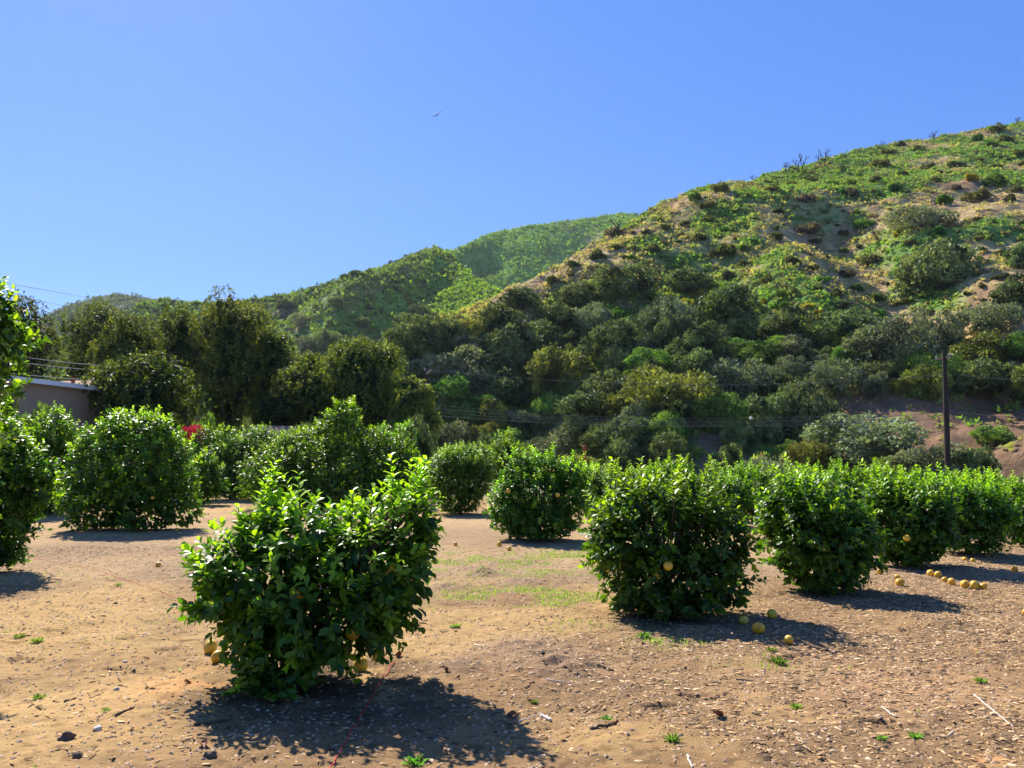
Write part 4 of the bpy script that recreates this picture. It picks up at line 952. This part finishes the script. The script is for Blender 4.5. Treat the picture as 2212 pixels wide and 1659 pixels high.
SHN = [(1555,402,24,'olive','shrub on the skyline where the slope steepens'),(1503,425,15,'green','green shrub on the skyline left of the steep part'),(2112,298,17,'green','roundest green shrub near the top right skyline'),(2172,300,17,'olive','olive shrub near the right edge of the skyline'),
 (1918,328,13,'olive','dark shrub on the right skyline below the twiggy one'),(1945,310,12,'olive','small dark shrub on the right skyline'),(2150,275,18,'olive','shrub on the top right skyline'),(1930,405,20,'green','green shrub in the middle of the upper right slope'),(1948,372,13,'dark','dark small shrub right of the skyline green patch'),
 (1890,385,20,'dark','dark shrub left of the middle green shrub'),(2003,358,18,'dark','dark low shrub on the upper right slope'),(2062,352,18,'dark','dark low shrub second from the right on the upper slope'),(1900,352,22,'olive','olive shrub just under the right skyline'),(1480,482,12,'dark','dark shrub on the left green patch'),
 (1408,535,18,'dark','dark shrub on the bare shoulder'),(1508,510,20,'dark','big dark shrub on the upper middle slope'),(1290,547,24,'dark','dark shrub on the left skyline of the slope'),(1330,498,22,'twiggy','bare twiggy shrub where the near hill meets the far ridge'),(1440,490,14,'olive','olive shrub above the bare shoulder'),
 (1745,490,28,'twiggy','twiggy shrub in the middle of the slope'),(1710,560,26,'dark','dark purple shrub on the middle slope'),(1740,425,20,'twiggy','grey twiggy shrub under the skyline'),(1870,480,20,'green','fresh green shrub by the twiggy oak'),(1880,560,22,'dark','dark shrub left of the spreading oak'),
 (1600,620,20,'olive','olive shrub in the sunny middle slope'),(1690,632,18,'green','green shrub left of the yellow one'),(1805,630,20,'dark','round dark shrub above the bare streak'),(1775,600,15,'green','small green shrub above the round dark one'),(1820,655,22,'dark','dark shrub beside the bare streak'),(1720,590,12,'green','tiny green shrub on the open middle slope'),
 (1510,635,20,'yellow','yellow flowering shrub in the centre of the slope'),(1480,650,16,'yellow','second yellow flowering shrub left of the first'),(1745,660,14,'yellow','yellow flowering shrub near the bare streak'),(1940,505,14,'yellow','yellow shrub left of the spreading oak'),(2160,545,14,'dark','dark shrub at the right edge of the slope'),(1975,585,14,'yellow','brightest yellow shrub under the spreading oak'),
 (2110,420,26,'olive','olive shrub in the right green patch'),(2150,390,24,'green','green shrub in the right green patch'),(2040,430,26,'green','wide green shrub right of the middle green shrub'),(1240,570,18,'dark','dark shrub on the left skyline slope'),(1560,540,26,'olive','olive shrub on the sunny middle slope'),(1850,620,16,'green','green shrub right of the round dark shrub')]
shp = []
for vx, vy, w, kd, lab in SHN:
    put_shrub(kd, vx, vy+w*.5, w*1.0, random.uniform(1.0, 1.5), lab); shp.append((vx, vy, w))
r = np.random.RandomState(77); cnt = 0; tr_ = 0
def nearest_sh(x, y):
    a = min(SHN, key=lambda q: (q[0]-x)**2+(q[1]-y)**2*2); return ('left' if x < a[0] else 'right')+' of', a
while cnt < 190 and tr_ < 5000:
    tr_ += 1
    x = r.uniform(1180, 2250); ytop = float(np.interp(x, [1100,1200,1370,1480,1600,1900,2212], [630,585,480,425,400,320,270])); y = r.uniform(ytop+8, yT(x)+40)
    w = 5+17*r.uniform()**1.5
    if any(abs(x-a)/(.8*(c+w)) < 1 and abs(y-b)/(.6*(c+w)) < 1 for a, b, c in shp): continue
    if any(abs(x-a) < .8*c and abs(y-b) < .8*d for a, b, c, d in placed): continue
    kd = random.choices(['dark','olive','green','yellow','twiggy'], [.30,.24,.26,.06,.14])[0]
    rel, a = nearest_sh(x, y)
    vert = 'just above' if y < a[1]-6 else 'just below' if y > a[1]+6 else 'level with'
    tail = a[4]
    lab = f"{'tiny' if w < 10 else 'small' if w < 13.5 else 'rounded'} {SHL[kd]} {rel} and {vert} the {tail}"
    lab = ' '.join(lab.split()[:16])
    if put_shrub(kd, x, y+w*.4, w, random.uniform(.9, 1.5), lab): shp.append((x, y, w)); cnt += 1

# ------------------------------------------------------------------ scrub masses (uncountable)
def scrub_mass(name, label, H, colf, u0, u1, d0f, d1f, n, size, dens, seed, per=14, flat=.6, parts=1):
    r = np.random.RandomState(seed)
    u = r.uniform(u0, u1, n); t = r.uniform(0, 1, n)**.8*1.0; D0 = d0f(u); D1 = d1f(u); y = D0+t*(D1-D0+4); x = u*y
    k = r.uniform(size=n) < dens(x, y)*np.clip((D1-D0)/20, 0, 1); x, y = x[k], y[k]; n = len(x); z = H(x, y)
    e = 1.0
    dx = (H(x+e, y)-H(x-e, y))/(2*e); dy = (H(x, y+e)-H(x, y-e))/(2*e)
    Nn = norm(np.stack([-dx, -dy, np.ones(n)], -1)*[.6, .6, 1])
    s = size[0]+(size[1]-size[0])*r.uniform(size=n)**2; c = colf(r, x, y, n)
    m = n*per
    d = rdir(r, m); d[:, 2] = np.abs(d[:, 2]); S = np.repeat(s, per)
    P = np.repeat(np.stack([x, y, z], -1), per, 0)+d*S[:, None]*[1, 1, flat]*r.uniform(.5, 1, (m, 1))
    L = S*r.uniform(.45, .85, m)
    V, F, T = scatter(P, rdir(r, m)+d*.3, d+rdir(r, m)*.6, L, L*.8, CLU_V, CLU_F, np.repeat(c, per, 0)*r.uniform(.75, 1.25, (m, 1)))
    tag(mesh_obj(name, V, F, M['scrub'], tint=T), label, 'scrub', kind='stuff')
def cA(r, x, y, n):
    g = green_A(x, y); v = r.uniform(size=n)
    c = np.tile(np.array([.38, .33, .15]), (n, 1)); c = mixc(c, (.14, .27, .055), sstep(.5, .7, g+.35*(v-.5)))
    c = mixc(c, (.22, .26, .09), (v > .7)*.8); c = mixc(c, (.13, .11, .07), (v < .12)*1.0); return c
scrub_mass('hillside_scrub', 'low green and straw coloured scrub carpeting the near hill', HA, cA, -.2, .9, A_d0, A_d1, 64000, (.25, 1.15), lambda x, y: (.10+.8*green_A(x, y))*(1-.85*bare_A(x, y)), 5, per=12, flat=.55)
def cB(r, x, y, n):
    v = r.uniform(size=n); g = tri_green(x, y)
    c = np.tile(np.array([.085, .18, .042]), (n, 1)); c = mixc(c, (.18, .31, .075), v); c = mixc(c, (.185, .38, .055), g*.95); c = mixc(c, (.05, .06, .035), (v < .15)*1.); return c
scrub_mass('middle_ridge_scrub', 'dense green chaparral covering the middle ridge', HB, cB, -.75, .2, B_d0, B_d1, 34000, (1.0, 3.6), lambda x, y: np.clip(.45+.5*sstep(-.4, .4, fbm(x/40, y/40, 3, 120))+.3*tri_green(x, y), 0, 1), 6, per=9, flat=.6)
def cD(r, x, y, n):
    v = r.uniform(size=n); c = np.tile(np.array([.11, .22, .05]), (n, 1)); return mixc(c, (.19, .32, .065), v)
scrub_mass('back_ridge_scrub', 'even green scrub covering the back ridge', HD, cD, -.15, .3, D_d0, D_d1, 24000, (1.4, 3.8), lambda x, y: .75+0*x, 7, per=8, flat=.55)
def cE(r, x, y, n):
    v = r.uniform(size=n); c = np.tile(np.array([.05, .075, .035]), (n, 1)); return mixc(c, (.11, .13, .055), v)
scrub_mass('distant_hill_scrub', 'dark chaparral on the distant hill at the left', HE, cE, -.75, -.3, E_d0, E_d1, 9000, (2, 5), lambda x, y: .85+0*x, 8, per=8)

# larger shrubs and small trees on the middle ridge, and snags on the skylines
random.seed(9); r = np.random.RandomState(19)
RT = [(480,700,26,'oak','dark tree on the far ridge above the pepper trees'),(560,690,22,'oak','dark tree on the far ridge right of the tallest pepper tree'),(650,690,24,'grey','grey tree on the far ridge above the broad pepper tree'),(700,735,34,'oak','largest dark tree low on the far ridge'),(730,655,15,'oak','dark tree on the shoulder of the far ridge'),
 (620,655,18,'oak','dark tree high on the far ridge left part'),(780,700,16,'oak','dark tree at the foot of the bright grassy face'),(870,690,24,'oak','dark thicket at the bottom of the grassy face'),(905,672,20,'oak','dark thicket right of the one under the grassy face'),(770,590,12,'oak','dark tree just under the far skyline'),(745,600,10,'oak','small tree on the far skyline'),
 (660,745,22,'grey','grey tree beside the pale bank on the far ridge'),(590,745,18,'green','green tree beside the pale bank on the far ridge'),(800,640,12,'oak','small dark tree on the crest of the far ridge'),(830,760,26,'oak','dark tree in the saddle left of the wood'),(790,745,22,'oak','dark tree left of the saddle')]
for vx, vy, hw, kd, lab in RT:
    p = cast(vx, vy+hw*.6, HB, 200, 620, 1600)
    if p is None: continue
    s = p[1]/1658; put_tree(kd, p, hw*s, hw*1.5*s/1.45, random.uniform(0, 6), lab, 'dark trees on the far ridge', name='ridge_tree', cat='tree')
def snag(vx, vy, hpx, label, H=HA, rng=(60, 360), seed=0, fine=1.0):
    p = cast(vx, vy, H, *rng, 2000)
    if p is None:
        d1 = float(A_d1(float(ray(vx, 500)[0]))); u = float(ray(vx, 500)[0]); p = (u*d1, d1, float(H(np.array([u*d1]), np.array([d1]))[0]))
    s = p[1]/1658; h = hpx*s; r = np.random.RandomState(seed); mb = MB()
    def br(a, d, l, rad, lv):
        b = a+d*l; m = (a+b)/2+rdir(r, 1)[0]*l*.08
        mb.tube([a, m, b], [rad, rad*.8, rad*.55], 4)
        if lv > 0:
            for _ in range(3): br(a+(b-a)*r.uniform(.45, 1), norm(d+rdir(r, 1)[0]*.75+np.array([0, 0, .15])), l*r.uniform(.5, .75), rad*.55, lv-1)
    for _ in range(3): br(np.array([0, 0, -.3]), norm(np.array([r.normal(0, .35), r.normal(0, .3), 1])), h*.62, .20*fine*h/6, 3)
    o = mb.build('dead_tree', M['bark']); o.location = p; tag(o, label, 'dead tree', 'bare snags on the skyline')
for i, (vx, vy, hp, lab) in enumerate([(1728,372,42,'bare burnt tree, the larger on the middle skyline'),(1780,362,38,'bare burnt tree right of the larger one on the skyline'),(1700,370,22,'low bare tree left of the two on the skyline'),(1630,388,16,'tiny bare tree left on the slope skyline'),(2020,300,24,'leafy bare tree on the upper right skyline'),(1830,345,18,'low bare tree on the skyline midway right'),(2196,268,18,'bare tree at the right end of the skyline'),(1905,322,20,'thin bare tree above the dark skyline shrub'),(1335,500,34,'bare dark tree where near hill meets far ridge'),(1900,520,34,'leaning dead trunk beside the twiggy oak'),(1555,400,14,'bare twig tree on the skyline above the steepening slope')]):
    snag(vx, vy+2, hp, lab, seed=200+i)

# ------------------------------------------------------------------ buildings on the left
def wall_frame(p0, p1):
    p0 = np.array(p0, float); p1 = np.array(p1, float); d = p1-p0; L = float(np.hypot(*d)); return p0, d/L, L, math.atan2(d[1], d[0])
def shed():
    p0, dv, L, rz = wall_frame((-21.6, 27.0), (-18.3, 39.8)); H = 5.0; W = 12.0
    root = tag(empty('long_shed', (p0[0], p0[1], 0), rz), 'long tan corrugated shed with a white roof edge at the left edge', 'shed')
    # local x along the wall, local +y away from the orchard (to the left)
    n = int(L/.15); V = []; F = []
    for i in range(n+1):
        y_ = .035*(1 if i % 2 else -1); V += [(L*i/n, y_, -.3), (L*i/n, y_, H)]
    F = [(2*i, 2*i+2, 2*i+3, 2*i+1) for i in range(n)]
    mesh_obj('wall', V, F, M['corrugated'], root)
    mb = MB(); [mb.add([(a, .05, -.3), (a, W-.3, -.3), (a, W-.3, H+.13*W-.12), (a, .05, H-.05), (a+.1, .05, -.3), (a+.1, W-.3, -.3), (a+.1, W-.3, H+.13*W-.12), (a+.1, .05, H-.05)], ((0,1,2,3),(7,6,5,4),(0,4,5,1),(1,5,6,2),(2,6,7,3),(3,7,4,0))) for a in (.02, L-.12)]; mb.build('side_wall', M['corrugated'], root)
    mb = MB(); k = .13; rl = W+.6
    V = [(-.3, -.25, H+.06), (L+.3, -.25, H+.06), (L+.3, W, H+.06+k*rl), (-.3, W, H+.06+k*rl)]; V += [(a, b, c-.08) for a, b, c in V]
    mb.add(V, ((0,1,2,3),(7,6,5,4),(0,4,5,1),(1,5,6,2),(2,6,7,3),(3,7,4,0)))
    mb.build('roof', M['tile'], root)
    fa = MB().box((L/2, -.30, H+.02), (L+.6, .06, .2)).build('fascia', M['fascia'], root)
    for i in range(9):
        x0 = .6+i*1.35; V = []
        for (a, b) in ((x0, .5), (x0+1.25, .5), (x0+1.25, 5.4), (x0, 5.4)): V.append((a, b, H+.06+k*(b+.25)+.05))
        V += [(a, b, c-.045) for a, b, c in V]
        MB().add(V, ((0,1,2,3),(7,6,5,4),(0,4,5,1),(1,5,6,2),(2,6,7,3),(3,7,4,0))).build('roof_panel', M['panel'], root)
shed()
def house(p, w, d, h, rz, label, roofmat, wallmat, rh, name='house', cat='house', win=True):
    root = tag(empty(name, p, rz), label, cat)
    mb = MB(); V = [(-w/2,-d/2,-.3),(w/2,-d/2,-.3),(w/2,d/2,-.3),(-w/2,d/2,-.3),(-w/2,-d/2,h),(w/2,-d/2,h),(w/2,d/2,h),(-w/2,d/2,h),(-w/2,0,h+rh-.05),(w/2,0,h+rh-.05)]
    mb.add(V, ((0,1,5,4),(2,3,7,6),(1,2,6,9,5),(3,0,4,8,7))).build('wall', M[wallmat], root)
    mb = MB(); o = .45
    for sgn in (-1, 1):
        A_ = [(-w/2-o, sgn*(d/2+o), h-rh*o/(d/2)), (w/2+o, sgn*(d/2+o), h-rh*o/(d/2)), (w/2+o, 0, h+rh), (-w/2-o, 0, h+rh)]
        A_ += [(a, b, c+.12) for a, b, c in A_]; mb.add(A_, ((0,1,2,3),(4,5,6,7),(0,1,5,4),(1,2,6,5),(3,0,4,7)))
    rf = mb.build('roof', M[roofmat], root)
    if win:
        f = MB().box((-w*.2, -d/2-.03, h*.55), (1.1, .08, 1.1)).build('window', M['fascia'], root); MB().box((-w*.2, -d/2-.08, h*.55), (.94, .03, .94)).build('pane', M['dark'], f)
        MB().box((w*.2, -d/2-.03, 1.0), (.95, .07, 2.05)).build('door', M['tan_board'], root)
    return root, rf
hp = at(95, 1000, 52)
root, rf = house((hp.x, 56, 0), 9, 9, 5.6, R(-12), 'brown tiled house roof behind the long shed', 'tile', 'plaster', 1.9)
MB().tube([(1.2, -2.2, 6.1), (1.2, -2.2, 7.6)], .12, 8).build('vent_pipe', M['rust'], rf)
hp = at(590, 1000, 46)
house((hp.x, 46, 0), 2.6, 3.4, 2.75, R(24), 'small hut with a tan tiled roof and grey green wall under the dark trees', 'tile', 'plaster', .95, 'hut', 'hut', win=True)
# tan board fence in the shade under the pepper trees
def fence(a, b, h, label):
    p0, dv, L, rz = wall_frame(a, b); root = tag(empty('board_fence', (p0[0], p0[1], 0), rz), label, 'fence')
    r = np.random.RandomState(3); mb = MB(); n = int(L/.2)
    for i in range(n): mb.box((i*.2+.1, r.uniform(-.01, .01), h/2+r.uniform(-.03, .03)), (.188, .025, h))
    mb.build('boards', M['tan_board'], root)
    for i in range(int(L/2.4)+1): MB().box((i*2.4, .08, h/2), (.1, .1, h+.1)).build('post', M['tan_board'], root)
fence((-27.5, 58.5), (-15.5, 62), 5.0, 'tall tan board fence in the shade below the pepper trees')

# bougainvillea
def flower_bush():
    r = np.random.RandomState(8); p = at(420, 1000, 41); d = 41; s = d/1658
    root = tag(empty('bougainvillea', (p.x, d, 0)), 'crimson flowering bougainvillea over dark foliage by the board fence', 'shrub')
    z = lambda yy: EYE+(1000-yy)*s
    lb = [(0, 0, z(985), .75, .75, .9), (-.35, 0, z(970), .7, .65, .9), (.3, 0, z(960), .65, .6, .5)]
    P, Nn = lobe_points(r, lb, 2600, (.6, 1.05)); n = len(P)
    V, F, T = scatter(P, rdir(r, n), Nn+rdir(r, n)*.6, r.uniform(.05, .09, n), .05, DIA_V, DIA_F, np.array([.03, .035, .025])*r.uniform(.6, 1.5, (n, 1))); mesh_obj('foliage', V, F, M['oak'], root, T)
    lb = [(.05, -.3, z(932), .44, .5, .3), (.4, -.3, z(944), .42, .5, .28), (-.15, -.3, z(948), .3, .4, .2), (.7, -.3, z(962), .28, .3, .18), (-.5, -.15, z(928), .16, .2, .14), (.1, -.1, z(924), .2, .2, .14)]
    P, Nn = lobe_points(r, lb, 2600, (.6, 1.1)); n = len(P)
    V, F, T = scatter(P, rdir(r, n), Nn+rdir(r, n)*.6, r.uniform(.05, .1, n), .06, DIA_V, DIA_F, np.array([.50, .018, .065])*r.uniform(.6, 1.3, (n, 1))); b = mesh_obj('blossom', V, F, M['petal'], root, T); b['kind'] = 'stuff'
    MB().tube([(0,0,-.1),(.05,0,.6),(0,0,1.3)], [.06,.05,.03], 6).build('trunk', M['bark'], root)
flower_bush()
# small pine-like shrub in front of the shed wall
def fil_bush(x, y, hw, hh, d, label, kind, name='shrub', group=None):
    s = d/1658; q = at(x, y, d); cm, tm = PROTO[kind][0]
    root = tag(empty(name, (q.x, d, 0)), label, 'shrub', group); h = EYE+(1000-(y-hh))*s
    root.scale = (hw*s, hw*s, h/1.45)
    for nm, me in (('crown', cm), ('trunk', tm)):
        o = bpy.data.objects.new(nm, me); C.objects.link(o); o.parent = root
fil_bush(22, 840, 26, 38, 22, 'feathery lime shrub poking up in front of the shed wall at the left edge', 'gold')
fil_bush(95, 900, 55, 40, 26.5, 'dark leafy shrub in front of the shed wall', 'green')
fil_bush(300, 925, 70, 40, 42, 'shaded shrub at the far end of the shed wall', 'oak')
fil_bush(375, 915, 30, 26, 42.4, 'small shrub standing before the left part of the board fence', 'gold')
fil_bush(455, 905, 34, 22, 42.8, 'shrub standing before the middle of the board fence', 'green')
fil_bush(530, 920, 28, 30, 43.5, 'dark shrub at the right part of the board fence', 'oak')
fil_bush(650, 960, 50, 60, 40, 'dark shrub against the side of the small hut', 'oak')
fil_bush(895, 960, 45, 80, 38, 'dark brown shaded shrub right of the peaked citrus tree', 'oak')

# ------------------------------------------------------------------ road strip, post, utility poles and wires
road = MB(); us = np.linspace(-.05, 1.0, 40)
V = []; F = []
for u in us:
    d = float(A_d0(u))-12; V += [(u*d, d, .09), (u*(d+5), d+5, .09)]
F = [(2*i, 2*i+2, 2*i+3, 2*i+1) for i in range(len(us)-1)]
tag(mesh_obj('road', V, F, M['asphalt']), kind='structure')
def post():
    d = 27; q = at(1263, 1000, d); root = tag(empty('marker_post', (q.x, d, 0)), 'rusty orange metal post standing behind the pale topped bush', 'post')
    h = EYE+(1000-966)*d/1658; MB().tube([(0,0,-.2),(0,0,h)], .055, 10).build('pole', M['rust'], root, smooth=True)
    MB().tube([(0,0,h),(0,0,h+.03),(0,0,h+.05)], [.09,.09,.03], 10).build('cap', M['rust'], root, smooth=True)
    MB().box((-.35, 0, .9), (.7, .05, .06)).build('rail', M['rust'], root)
post()
def upole(x, ytop, d, label, arm=True, lean=0.0, rad=.2):
    q = at(x, 1000, d); h = EYE+(float(at(x, ytop, d).z)-EYE); root = tag(empty('utility_pole', (q.x, d, 0)), label, 'utility pole', 'timber utility poles')
    MB().tube([(-lean, 0, -.5), (-lean*.5, 0, h/2), (0, 0, h)], [rad*1.1, rad, rad*.75], 12).build('pole', M['pole'], root, smooth=True)
    if arm:
        a = MB().box((.0, .2, h-.55), (.12, 2.2, .14)).build('crossarm', M['pole'], root)
        for k in (-.85, .0, .95): MB().tube([(.0, .2+k, h-.48), (0, .2+k, h-.36), (0, .2+k, h-.28)], [.03, .06, .03], 8).build('insulator', M['whitewood'], a)
        MB().tube([(.05, -.3, h-.7), (.45, -.3, h-.35)], .04, 6).build('cutout', M['whitewood'], root)
    return np.array([q.x, d, h])
A1 = upole(2054, 757, 58, 'tall dark timber utility pole in front of the bare bank on the right', lean=.28)
A0 = upole(918, 790, 60, 'distant timber utility pole rising behind the small round pepper tree', rad=.15)
def wire(p, q, sag, label, rad=.014):
    p = np.array(p, float); q = np.array(q, float); t = np.linspace(0, 1, 28)[:, None]; pts = p+(q-p)*t; pts[:, 2] -= sag*4*(t*(1-t))[:, 0]
    o = MB().tube(pts-p, rad, 5).build('power_line', M['wire'], smooth=True); o.location = p; tag(o, label, 'power line', 'overhead wires')
def wpx(a, b, d0, d1, sag, label, rad=.014): wire(at(a[0], a[1], d0), at(b[0], b[1], d1), sag, label, rad)
wire(A0+[0, .2, -.3], at(2054, 808, 58), 1.0, 'single high wire crossing the wood to the right pole')
wpx((2054,808),(2500,822), 58, 50, .3, 'high wire leaving the right pole to the right edge')
for i, (ya, yb, lab) in enumerate([(868,880,'top cable of the lower bundle across the wood'),(876,890,'second cable of the lower bundle across the wood'),(884,897,'third cable of the lower bundle across the wood'),(893,903,'lowest cable of the bundle across the wood')]):
    wpx((880,ya),(2050,yb), 60, 58, 1.1-.1*i, lab, (.017 if i in (1, 3) else .011)); 
    if i in (1, 3): wpx((2050,yb),(2500,yb+8), 58, 50, .3, 'upper lower-bundle cable at the right edge' if i == 1 else 'lowest cable at the right edge')
wpx((-40,602),(230,650), 40, 120, .0, 'upper thin wire against the sky at the left', .02); wpx((-40,628),(160,664), 40, 90, 0, 'lower thin wire against the sky at the left', .018)
wpx((-40,757),(330,796), 38, 39, .15, 'highest of the wires above the shed roof'); wpx((-40,770),(330,806), 38, 39, .15, 'second of the wires above the shed roof'); wpx((-40,800),(330,826), 38, 39, .1, 'lowest of the wires above the shed roof')
q = at(1622, 905, 59); o = MB().tube([(-.12,0,0),(0,0,.1),(.12,0,0)], [.05,.11,.05], 8).build('cable_marker', M['fascia'], smooth=True); o.location = q; tag(o, 'small white marker clipped on the lowest cable', 'cable marker')

# ------------------------------------------------------------------ bird
def bird():
    q = at(945, 248, 70); root = tag(empty('bird', q), 'dark soaring bird high in the blue sky', 'bird'); root.rotation_euler = (R(10), R(-38), R(8))
    V, F = tube([(0,-.32,0),(0,-.26,0),(0,-.1,.0),(0,.1,0),(0,.25,0),(0,.42,-.01)], [.01,.045,.075,.065,.03,.012], 8); mb = MB().add(V, F)
    mb.add([(-.03,.2,0),(.03,.2,0),(.11,.45,0),(-.11,.45,0),(0,.2,.02),(0,.45,.02)], ((0,1,4),(0,4,5,3),(1,2,5,4),(3,5,2)))
    mb.build('body', M['bird'], root, smooth=True)
    for sg in (-1, 1):
        MB().add([(0,-.12,.02),(sg*.35,-.18,.08),(sg*.68,-.02,.06),(sg*.62,.06,.06),(sg*.32,.07,.07),(0,.12,.02),(sg*.3,-.04,.10)], ((0,1,6),(1,2,3,6),(6,3,4),(0,6,4,5))).build('wing', M['bird'], root)
bird()

# ------------------------------------------------------------------ air
hz = MB().box((0, 560, 215), (3300, 1260, 436)); h = hz.build('haze', None) if False else None
m, nt, out = new_mat('haze_air'); v = nt.nodes.new('ShaderNodeVolumePrincipled')
v.inputs['Color'].default_value = (.80, .88, 1, 1); v.inputs['Density'].default_value = .00005; v.inputs['Anisotropy'].default_value = .3
nt.links.new(v.outputs[0], out.inputs['Volume'])
HAZE = True
if HAZE:
    h = hz.build('haze', m); tag(h, kind='stuff'); tag(h, 'thin blue air between the orchard and the far hills', 'haze')

# ------------------------------------------------------------------ light, sky, camera
sc = bpy.context.scene
w = bpy.data.worlds.new('World'); sc.world = w; w.use_nodes = True; nt = w.node_tree; nt.nodes.clear()
out = nt.nodes.new('ShaderNodeOutputWorld'); bg = nt.nodes.new('ShaderNodeBackground'); sky = nt.nodes.new('ShaderNodeTexSky')
sky.sky_type = 'NISHITA'; sky.sun_disc = False; sky.sun_elevation = R(SUN_EL); sky.sun_rotation = R(SUN_AZ)
sky.air_density = 1.0; sky.dust_density = .15; sky.ozone_density = 2.5; sky.altitude = 300
bg.inputs[1].default_value = .079
hs = nt.nodes.new('ShaderNodeHueSaturation'); hs.inputs['Saturation'].default_value = 1.15; hs.inputs['Hue'].default_value = .508
mixn = nt.nodes.new('ShaderNodeMixRGB'); mixn.inputs[0].default_value = .5; mixn.inputs[2].default_value = (1.02, 2.35, 6.1, 1)
nt.links.new(sky.outputs[0], mixn.inputs[1]); nt.links.new(mixn.outputs[0], hs.inputs['Color']); nt.links.new(hs.outputs[0], bg.inputs[0]); nt.links.new(bg.outputs[0], out.inputs[0])
sl = bpy.data.lights.new('sun', 'SUN'); sl.energy = 5.0; sl.angle = R(.5); sl.color = (1, .935, .82)
so = bpy.data.objects.new('sun', sl); C.objects.link(so)
a, e = R(SUN_AZ), R(SUN_EL); sd = Vector((math.sin(a)*math.cos(e), math.cos(a)*math.cos(e), math.sin(e)))
so.rotation_euler = (-sd).to_track_quat('-Z', 'Y').to_euler()
cam = bpy.data.cameras.new('camera'); co = bpy.data.objects.new('camera', cam); C.objects.link(co); sc.camera = co
co.location = (0, 0, EYE); co.rotation_euler = (R(90+PITCH), 0, 0); cam.sensor_width = 36; cam.lens = 36*1658/2212; cam.clip_end = 6000; cam.clip_start = .05
sc.view_settings.view_transform = 'Standard'; sc.view_settings.look = 'None'; sc.view_settings.exposure = 1.1; sc.view_settings.gamma = 1
cy = sc.cycles; cy.max_bounces = 8; cy.diffuse_bounces = 2; cy.glossy_bounces = 2; cy.transmission_bounces = 6; cy.volume_bounces = 0; cy.use_denoising = True
try: cy.denoiser = 'OPENIMAGEDENOISE'
except Exception: pass
